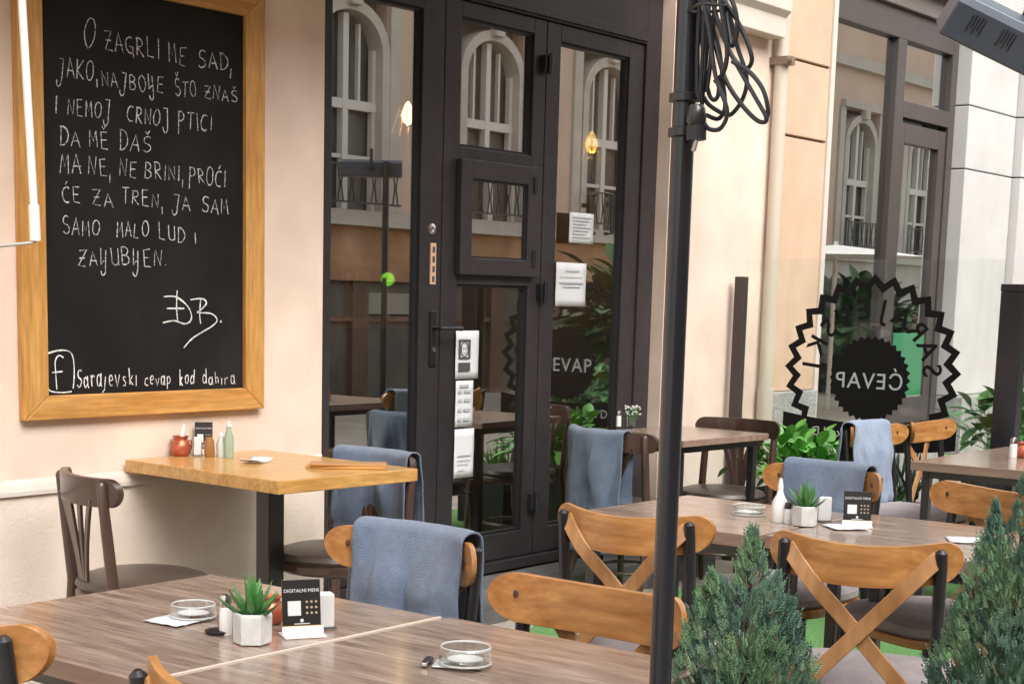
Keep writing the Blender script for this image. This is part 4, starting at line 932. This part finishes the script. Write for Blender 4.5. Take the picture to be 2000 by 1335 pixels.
# ------------------------------------------------------------------ glass screen with emblem
GX = 7.32
gs = thing('glass_screen', 'clear glass windbreak with dark posts and a black round emblem', 'glass screen', (GX, -.8, 0), world=True)
pl, pr = onx(1449, 540, GX), onx(1985, 555, GX)
q = MB(); q.box(GX-.025, GX+.025, pl.y-.028, pl.y+.028, 0, pl.z); obj('post', q, mat('brown_black_post', (.045, .033, .032), .4), gs, bevel=.004)
q = MB(); q.box(GX-.04, GX+.04, pr.y-.055, pr.y+.055, 0, pr.z-.035); pp = obj('post', q, POLEM, gs, bevel=.004)
q = MB(); q.box(GX-.042, GX+.042, pr.y-.057, pr.y+.057, pr.z-.0345, pr.z); obj('post_cap', q, POLEM, pp, bevel=.004)
gt = onx(1700, 506, GX).z
q = MB(); q.box(GX-.004, GX+.004, pr.y+.056, pl.y-.029, .25, gt); obj('glass_pane', q, GLASS_S, gs)
q = MB(); q.box(GX-.012, GX+.012, pr.y+.056, pl.y-.029, .22, .249); obj('bottom_rail', q, POLEM, gs)
EC = onx(1700, 722, GX); er = (onx(1534, 722, GX)-onx(1868, 722, GX)).length/2
def emb(poly_fn): pass
q = MB(); NT = 28; n = NT*2; xf = GX-.0065
def pt(r, a): return (xf, EC.y+r*math.sin(a), EC.z+r*math.cos(a))
for i in range(n):
    a0, a1 = math.tau*i/n, math.tau*(i+1)/n
    if math.cos((a0+a1)/2) < -.62: continue
    ra, rb = (er*1.03, er*.93) if i % 2 == 0 else (er*.93, er*1.03)
    th = er*.10
    q.add([pt(ra, a0), pt(rb, a1), pt(rb-th, a1), pt(ra-th, a0)], [(0, 1, 2, 3)])
zz = obj('emblem_ring', q, DECAL, gs, solid=.001)
q = MB(); NT2 = 34; n = NT2*2; dr = er*.455; dc = Vector((0, 0, -er*.10)); V = [(xf, EC.y, EC.z-er*.10)]
for i in range(n):
    a = math.tau*i/n; r = dr*(1.04 if i % 2 else .95); V.append((xf, EC.y+r*math.sin(a), EC.z-er*.10+r*math.cos(a)))
q.add(V, [(0, 1+i, 1+(i+1) % n) for i in range(n)]); obj('emblem_disc', q, DECAL, gs, solid=.001)
q = text_mb('ĆEVAP', er*.245, (GX-.0085, EC.y, EC.z-er*.13), Y1, Z1, space=1.12)
obj('emblem_word', q, DECW, gs)
q = MB(); word = 'SARAJEVSKI'
for k, chh in enumerate(word):
    a = R(-84+168*k/(len(word)-1)); r = er*.70
    O = Vector((GX-.0065, EC.y+r*math.sin(a), EC.z-er*.05+r*math.cos(a)))
    U = Vector((0, math.cos(a), -math.sin(a))); V_ = Vector((0, math.sin(a), math.cos(a)))
    join(q, text_mb(chh, er*.30, O, U, V_, bold=.002))
obj('emblem_lettering', q, DECAL, gs)
# ribbon banner under the emblem
q = MB(); n = 24; rw = []
for i in range(n+1):
    u = -1+2*i/n; yy = EC.y+u*er*1.02; zc = EC.z-er*.66-er*.05*(1-u*u)*1.6+.0; hh_ = er*.15
    if i == 0: pass
    rw += [(xf-.001, yy, zc+hh_), (xf-.001, yy, zc-hh_)]
q.add(rw, [(2*i, 2*i+1, 2*i+3, 2*i+2) for i in range(n)]); obj('emblem_ribbon', q, DECAL, gs, solid=.001)
q = text_mb('kod Dahira', er*.15, (GX-.0095, EC.y+er*.62, EC.z-er*.66-er*.05), Y1, Z1); obj('ribbon_word', q, DECW, gs)

# ------------------------------------------------------------------ leafy planters behind the screen
def leafplant(name, p, label, kind, s, seed, m, potm=PLANTER, pot=(.13, .13, .22), cat='potted plant', n=60):
    t = thing(name, label, cat, tuple(p)); rr = random.Random(seed)
    w_, d_, h_ = pot
    q = MB(); q.box(-w_, w_, -d_, d_, 0, h_); q.box(-w_-.006, w_+.006, -d_-.006, d_+.006, h_-.03, h_+.002); obj('planter', q, potm, t, bevel=.004)
    q = MB(); st_ = MB()
    for k in range(n):
        an = rr.uniform(0, math.tau); tl_ = R(rr.uniform(5, 70)); L_ = s*rr.uniform(.55, 1)
        b = Vector((rr.uniform(-w_, w_)*.8, rr.uniform(-d_, d_)*.8, h_))
        d = Vector((math.cos(an)*math.sin(tl_), math.sin(an)*math.sin(tl_), math.cos(tl_)))
        if kind == 'broad':
            c = b+d*L_; st_.tube([b, c], .002, 4); ll = s*rr.uniform(.3, .5); wd = ll*.55
            d2 = (d+Vector((rr.uniform(-.6, .6), rr.uniform(-.6, .6), rr.uniform(-.7, .1)))).normalized()
        else: c = b; ll = L_; wd = s*.07; d2 = d
        sd = d2.cross(Z1).normalized(); nn = sd.cross(d2); rw = []; N_ = 6
        for i in range(N_+1):
            u = i/N_; ww = wd/2*math.sin(math.pi*min(max(u, .04), .98))**.7 if kind == 'broad' else wd/2*(1-u)**.6
            cc = c+d2*ll*u-Z1*(ll*.35*u*u*(1 if kind == 'broad' else .5)*math.sin(tl_+.3)); rw += [cc-sd*ww+nn*ww*.25, cc, cc+sd*ww+nn*ww*.25]
        q.add(rw, [(3*i+j, 3*i+j+1, 3*i+4+j, 3*i+3+j) for i in range(N_) for j in range(2)])
    obj('leaves', q, m, t, smooth=True)
    if st_.v: obj('stem', st_, GREEN, t)
    return t
P_ = onx(1572, 890, 7.02)
leafplant('leafy_planter', (7.0, P_.y, 0), 'planter of broad bright green leaves below the round emblem', 'broad', .26, 4, LEAFY, pot=(.14, .18, .46), n=230)
p = onx(1762, 950, 5.9)
leafplant('grass_planter', (7.0, -1.02, 0), 'dark square planter with spiky green leaves between the chairs', 'spiky', .2, 6, LEAFY, pot=(.1, .1, .42), n=70)
leafplant('spiky_plant', (8.3, -.55, 0), 'dark spiky plant against the grey wall base', 'spiky', .42, 9, mat('dark_leaf', (.03, .05, .035), .5), pot=(.12, .12, .28), n=40)
p = onx(1995, 800, 8.2); leafplant('leafy_bush', (8.1, -1.3, 0), 'green leafy plant right of the thick screen post', 'broad', .34, 12, mat('mid_leaf', (.04, .14, .04), .5, c2=(.08, .22, .07), scale=(6, 6, 6)), pot=(.16, .16, .6), n=130)
leafplant('leafy_seedling', (8.6, -.95, 0), 'small green plant at the foot of the grey pilaster', 'broad', .2, 14, LEAFY, pot=(.1, .1, .42), n=30)

# ------------------------------------------------------------------ conifers
def conifer(name, x, y, top, r, label, seed):
    t = thing(name, label, 'conifer', (x, y, 0), group='small potted conifers'); rr = random.Random(seed)
    q = MB(); q.lathe([(0, 0), (.10, 0), (.13, .26), (.135, .28), (.12, .28), (.115, .24), (0, .24)], 24); obj('pot', q, PLANTER, t, smooth=True)
    q = MB(); q.tube([(0, 0, .24), (.005, 0, .6), (0, .004, top-.1)], [.014, .010, .003], 8); obj('trunk', q, BARK, t, smooth=True)
    A, B, Dd = MB(), MB(), MB(); z0 = .26; H = top-z0
    pl = [(0, 0, 1.0, .44)]
    for k in range(5): a = k*math.tau/5+rr.uniform(-.3, .3); pl.append((math.cos(a)*r*.36, math.sin(a)*r*.36, rr.uniform(.82, .93), .46))
    for k in range(8): a = k*math.tau/8+rr.uniform(-.25, .25); pl.append((math.cos(a)*r*.64, math.sin(a)*r*.64, rr.uniform(.62, .84), .48))
    wts = [p_[2]*(1.0 if i_ else 1.3) for i_, p_ in enumerate(pl)]
    for k in range(9500):
        px_, py_, ht, pr_ = rr.choices(pl, wts)[0]
        uu = rr.random()**.8; u = uu*ht; z = z0+H*u; an = rr.uniform(0, math.tau)
        rad = r*pr_*(1-max(0, (uu-.62)/.38)**1.6)*(.75+.25*min(uu*3, 1))*(1+.35*noise.noise(Vector((px_*30+math.cos(an)*1.5, py_*30+math.sin(an)*1.5, z*16+seed))))*rr.uniform(.3, 1.05)**.55
        spread = 1+.10*math.sin(min(u*3, math.pi))
        c = Vector((px_*spread+math.cos(an)*rad, py_*spread+math.sin(an)*rad, z)); an = math.atan2(c.y, c.x)
        up = Vector((math.cos(an)*.55, math.sin(an)*.55, .95+u*.4))+Vector((rr.uniform(-.45, .45), rr.uniform(-.45, .45), rr.uniform(-.2, .3))); up.normalize()
        L_ = rr.uniform(.013, .028)*(1 if u < .85 else .8)
        sd = up.cross(Vector((rr.uniform(-1, 1), rr.uniform(-1, 1), .2))).normalized(); tgt = B if noise.noise(c*11+Vector((seed, 0, 0)))+rr.uniform(-.3, .3) > .10 else A
        if rr.random() < .035: tgt = Dd
        # feathery spray: stem + alternating leaflets
        n = 5
        for i in range(n):
            v = i/n
            for s in ((-1, 1) if i < n-1 else (0,)):
                b = c+up*L_*v; ll = L_*(.42-.26*v) if s else L_*.34; d = (up*.75+sd*s*.8).normalized() if s else up
                w_ = d.cross(up.cross(sd)).normalized()*.0021 if s else sd*.0019
                m_ = b+d*ll*.5+up.cross(sd)*.0012; tgt.add([b-w_*.4, m_-w_, b+d*ll, m_+w_], [(0, 1, 2, 3)])
    obj('foliage', A, THUJA, t); obj('young_foliage', B, THUJA2, t); obj('dry_twig', Dd, DRY, t)
    return t
c1 = onz(1462, 1008, 1.03); conifer('potted_conifer', 2.215, -3.035, .99, .160, 'bushy blue-green dwarf conifer just right of the black pole', 21)
conifer('potted_conifer', 2.75, -3.275, 1.07, .142, 'tall dwarf conifer cut by the right picture edge', 35)

# ------------------------------------------------------------------ black pole, cable, plugs
POLE = Vector((1.9, -3.07, 0))
pp_ = thing('black_pole', 'slim blue-black pole rising from the near table corner out of frame', 'pole', tuple(POLE), world=True)
q = MB(); q.tube([(POLE.x, POLE.y, .012), (POLE.x, POLE.y, 2.9)], .0158, 24); obj('tube', q, POLEM, pp_, smooth=True)
q = MB(); q.lathe([(0, 0), (.17, 0), (.17, .010), (.03, .014), (.018, .03), (0, .03)], 32, c=POLE); obj('foot_plate', q, POLEM, pp_, smooth=True)
D0 = POLE.x
q = MB()
for z_ in (onx(1358, 200, D0).z, onx(1358, 268, D0).z):
    q = MB(); q.lathe([(.0158, 0), (.021, .002), (.021, .012), (.0158, .014)], 20, c=(POLE.x, POLE.y, z_)); obj('collar', q, BLACKM, pp_, smooth=True)
def cp(px, py, dx=0.0): return onx(px, py, D0-.02+dx)
cc = thing('cable_bundle', 'looped black cable bundle tied to the top of the pole', 'cable', tuple(cp(1390, 60)), world=True)
def smoothpts(P, k=8, closed=False):
    P = [Vector(p) for p in P]; out = []; n = len(P)
    rng = range(n) if closed else range(n-1)
    for i in rng:
        a, b, c, d = (P[(i-1) % n] if closed or i > 0 else P[0]), P[i], P[(i+1) % n], (P[(i+2) % n] if closed or i+2 < n else P[-1])
        for j in range(k):
            t = j/k; out.append(.5*((2*b)+(-a+c)*t+(2*a-5*b+4*c-d)*t*t+(-a+3*b-3*c+d)*t**3))
    if not closed: out.append(P[-1])
    return out
loops = [
 [(1372, -10), (1385, 60), (1398, 150), (1420, 215), (1408, 250), (1385, 252), (1372, 235)],
 [(1392, -20), (1420, 10), (1450, 60), (1468, 110), (1462, 132), (1445, 128), (1425, 100), (1400, 40)],
 [(1385, -20), (1405, 50), (1430, 110), (1475, 190), (1497, 232), (1480, 236), (1445, 200), (1415, 150), (1395, 80), (1378, 0)],
 [(1410, -20), (1425, 30), (1440, 90), (1458, 150), (1452, 190), (1430, 222), (1412, 222), (1385, 205), (1375, 190)],
 [(1430, 120), (1465, 142), (1490, 175), (1500, 215), (1496, 234)],
 [(1366, -10), (1370, 60), (1376, 130), (1384, 180), (1393, 195), (1402, 188), (1406, 160), (1418, 120), (1425, 60), (1415, 0)],
 [(1378, -10), (1374, 70), (1370, 150), (1366, 200)], [(1385, -10), (1382, 80), (1375, 160), (1371, 205)],
 [(1398, -10), (1392, 60), (1388, 120), (1380, 180)], [(1404, -20), (1412, 40), (1420, 100), (1414, 140), (1396, 160)],
 [(1368, -10), (1363, 80), (1362, 190)], [(1420, -20), (1436, 20), (1440, 60), (1430, 90), (1424, 60), (1416, 10)],
 [(1372, -10), (1388, 40), (1404, 95), (1412, 160), (1416, 210), (1403, 232), (1380, 225)],
]
q = MB()
for i, lp in enumerate(loops): q.tube(smoothpts([cp(x, y, .004*((i*5) % 9)-.012+.003*j) for j, (x, y) in enumerate(lp)], 8), .0031, 8)
obj('cable', q, CABLE, cc, smooth=True)
q = MB(); b = cp(1382, 18); q.tube(smoothpts([b+Vector((.0, -.03, 0)), b+Vector((-.012, 0, .005)), b+Vector((0, .03, 0)), b+Vector((.02, 0, .0))], 6, True), .0024, 6, closed=True); obj('cable_tie', q, BLACKM, cc, smooth=True)
pg = thing('power_plug', 'black cable socket hanging against the pole under the loops', 'plug', tuple(cp(1360, 240)), world=True)
a, b, c = cp(1360, 205), cp(1360, 245), cp(1360, 274)
q = MB(); q.tube([a, a.lerp(b, .2), b.lerp(a, .2), b], [.009, .0125, .0135, .011], 14); obj('socket_body', q, BLACKM, pg, smooth=True)
q = MB(); q.tube([b-Z1*.0005, c], [.014, .0135], 14); obj('socket_collar', q, CABLE, pg, smooth=True)
q = MB(); e = cp(1354, 295); q.tube([c, e], .0035, 8); e = cp(1350, 272); obj('plug_pin', q, CHROME, pg, smooth=True)

# ------------------------------------------------------------------ patio heaters
def heater(name, loc, rz, tilt, label, pole=True, w=.42):
    t = thing(name, label, 'patio heater', loc, rz, group='slate grey patio heaters')
    Mt = Matrix.Rotation(tilt, 4, 'X')
    q = MB(); q.prism([(-.045, .055), (.045, .055), (.06, .035), (.06, -.055), (-.06, -.055), (-.06, .035)], (-w/2, 0, 0), Y1, Z1, (w, 0, 0)); q.v = [Mt @ v for v in q.v]
    sh = obj('shell', q, HEAT, t, bevel=.005)
    q = MB(); q.box(-w/2+.02, w/2-.02, -.045, .045, -.058, -.0555); q.v = [Mt @ v for v in q.v]; obj('reflector', q, CHROME, t)
    q = MB()
    for gx in (-.14, -.055, .055, .14):
        for k in range(5): q.box(gx+k*.0085-.019, gx+k*.0085-.0155, -.0625, -.0605, -.020+.010*(k % 2), .022+.004*(k % 2))
    q.v = [Mt @ v for v in q.v]; obj('vent_slot', q, BLK, t)
    q = MB(); q.tube([(0, .061, 0), (0, .12, .0), (0, .12, .12)], .012, 10); obj('mount', q, BLACKM, t, smooth=True)
    if pole:
        q = MB(); q.tube([(.1, .085, .04), (.1, .085, -loc[2])], .022, 14); obj('pole', q, POLEM, t, smooth=True)
    return t
hp = Vector((7.93, -2.93, 2.20))
heater('patio_heater', tuple(hp), R(46), R(0), 'slate grey heater on a pole whose reflection shows in the left door pane')
# heater at the upper right: built from its real corners on a vertical plane facing the terrace
hp2 = onx(1996, 86, 4.1)
t = heater('patio_heater', (0, 0, 0), 0, 0, 'slate grey slotted heater hanging tilted in the upper right corner', pole=False, w=.42)
vd = (hp2-EYE).normalized(); rx_ = vd.cross(Z1).normalized(); uz_ = rx_.cross(vd)
a_ = R(27); XX = rx_*math.cos(a_)-uz_*math.sin(a_)+vd*.25; XX.normalize(); YY = (vd-XX*vd.dot(XX)).normalized(); ZZ = XX.cross(YY)
mm = Matrix((XX, YY, ZZ)).transposed() @ Matrix.Rotation(R(10), 3, 'X'); t.rotation_euler = mm.to_euler(); t.location = hp2

# ------------------------------------------------------------------ opposite side of the street (seen in the glass)
ob = thing('opposite_building', 'pink and orange building across the street seen as a reflection', 'building', (20, -10.2, 0), world=True)
OY = -9.9
WX = [14.95+2.9*k for k in range(-6, 12)]; ww = .72; wz0, wz1_, = 2.55, 4.35
q = MB(); x_prev = -12
for wx in WX: q.box(x_prev, wx-ww, OY-.5, OY, 2.45, 7.5); x_prev = wx+ww
q.box(x_prev, 60, OY-.5, OY, 2.45, 7.5)
for wx in WX: q.box(wx-ww, wx+ww, OY-.5, OY, 5.15, 7.5)
obj('wall', q, OPPW, ob)
q = MB(); q.box(-12, 23.5, OY-.5, OY+.02, 1.55, 2.25); obj('base_band', q, OPPB, ob)
q = MB(); q.box(23.5, 60, OY-.5, OY+.04, 1.2, 2.25); obj('stone_band', q, OPPS, ob)
q = MB(); q.box(-12, 60, OY-.4, OY+.16, 2.25, 2.34); q.box(-12, 60, OY-.4, OY+.10, 2.34, 2.449); q.box(-12, 60, OY-.4, OY+.14, 5.9, 6.1); obj('string_course', q, OPPS, ob)
q = MB(); q.box(-12, 60, OY-.5, OY-.1, 0, 1.549); obj('shopfronts', q, mat('dark_shopfront', (.07, .065, .058), .5, c2=(.17, .15, .12), scale=(.8, 1, .8)), ob)
base_w = None
for wx in WX:
    q = MB()
    q.box(-ww, -ww+.14, -.2, .06, 2.45, 4.45); q.box(ww-.14, ww, -.2, .06, 2.45, 4.45)
    ar = [(math.cos(R(a))*(ww), 4.45+math.sin(R(a))*.62) for a in range(0, 181, 12)]; ai = [(math.cos(R(a))*(ww-.14), 4.45+math.sin(R(a))*.48) for a in range(180, -1, -12)]
    for i in range(15): q.prism([ar[i], ar[i+1], ai[14-i], ai[15-i]], (0, .06, 0), X1, Z1, (0, -.26, 0))
    if base_w is None:
        base_w = obj('window', q, OPPS, None); base_w.parent = ob; base_w.location = (wx-20, OY+10.2, 0); W0 = base_w
        q = MB(); i2 = ww-.14
        q.box(-i2, -i2+.06, -.15, -.07, 2.45, 4.5); q.box(i2-.06, i2, -.15, -.07, 2.45, 4.5); q.box(-.05, .05, -.15, -.05, 2.45, 4.9); q.box(-i2, i2, -.15, -.055, 3.72, 3.84); q.box(-i2, i2, -.15, -.075, 3.1, 3.15)
        q.box(-.30, -.26, -.14, -.08, 3.84, 4.8); q.box(.26, .30, -.14, -.08, 3.84, 4.8)
        c_ = _old_obj('window_frame', q, OPPF, W0, origin=(0, 0, 0)); 
        q = MB(); q.box(-ww+.01, ww-.01, -.24, -.20, 2.45, 5.15); c_ = _old_obj('pane', q, OPPG, W0, origin=(0, 0, 0))
        kids = [c for c in bpy.data.objects if c.parent == W0]
    else:
        c = W0.copy(); COL.objects.link(c); c.parent = ob; c.location = (wx-20, OY+10.2, 0)
        for kd in kids: e = kd.copy(); COL.objects.link(e); e.parent = c
q = MB()
for wx in WX:
    q.box(wx-ww-.16, wx+ww+.16, OY, OY+.10, 5.16, 5.30); q.box(wx-ww-.22, wx-ww-.02, OY, OY+.05, 2.45, 5.16); q.box(wx+ww+.02, wx+ww+.22, OY, OY+.05, 2.45, 5.16)
    q.box(wx-.1, wx+.1, OY+.03, OY+.16, 4.98, 5.16)
obj('window_surround', q, OPPS, ob, bevel=.01)
q = MB()
for wx in WX:
    for zz in (2.52, 2.98): q.box(wx-ww-.05, wx+ww+.05, OY+.22, OY+.24, zz, zz+.025)
    for k in range(15):
        xk = wx-ww+k*2*ww/14; q.tube([(xk, OY+.23, 2.52), (xk+.04*(1 if k % 2 else -1), OY+.23, 2.75), (xk, OY+.23, 2.98)], .011, 5)
obj('balcony_railing', q, BLACKM, ob)
q = MB()
for k in range(46):
    xk = -11+k*1.45; q.box(xk, xk+.30, OY-.12, OY-.02, 0, 1.548)
q.box(-12, 60, OY-.09, OY-.04, 1.02, 1.09); obj('shopfront_pier', q, mat('brown_pier', (.10, .06, .04), .6, c2=(.2, .12, .08), scale=(.7, 1, 1)), ob)
q = MB()
for k in range(46):
    xk = -11+k*1.45+.30
    if k % 3 == 0: q.box(xk, xk+1.15, OY-.08, OY-.05, 1.12, 1.40)
obj('shop_light_panel', q, mat('pale_panel', (.34, .32, .27), .7), ob)
ps = thing('parasol', 'white parasol farther along the street seen in the shop window reflection', 'parasol', (19.3, -5.2, 0))
q = MB(); q.lathe([(1.25, 2.0), (.6, 2.08), (0, 2.15)], 8); obj('canopy', q, CANV, ps, solid=.01)
q = MB(); q.tube([(0, 0, 0), (0, 0, 2.2)], .03); obj('pole', q, WPOLE, ps, smooth=True)
# street trees and hedge planters across the way
for k, (x, y, s_, lb) in enumerate(((16.6, -6.2, 1.0, 'street shrub across the lane, nearer of two seen reflected'), (23.6, -6.9, .9, 'street shrub across the lane, farther of two seen reflected'))):
    leafplant('street_shrub', (x, y, 0), lb, 'broad', 1.15*s_, 40+k, mat('shrub_leaf', (.035, .09, .03), .6, c2=(.06, .14, .05), scale=(3, 3, 3)), pot=(.7, .3, .6), n=420, cat='shrub')
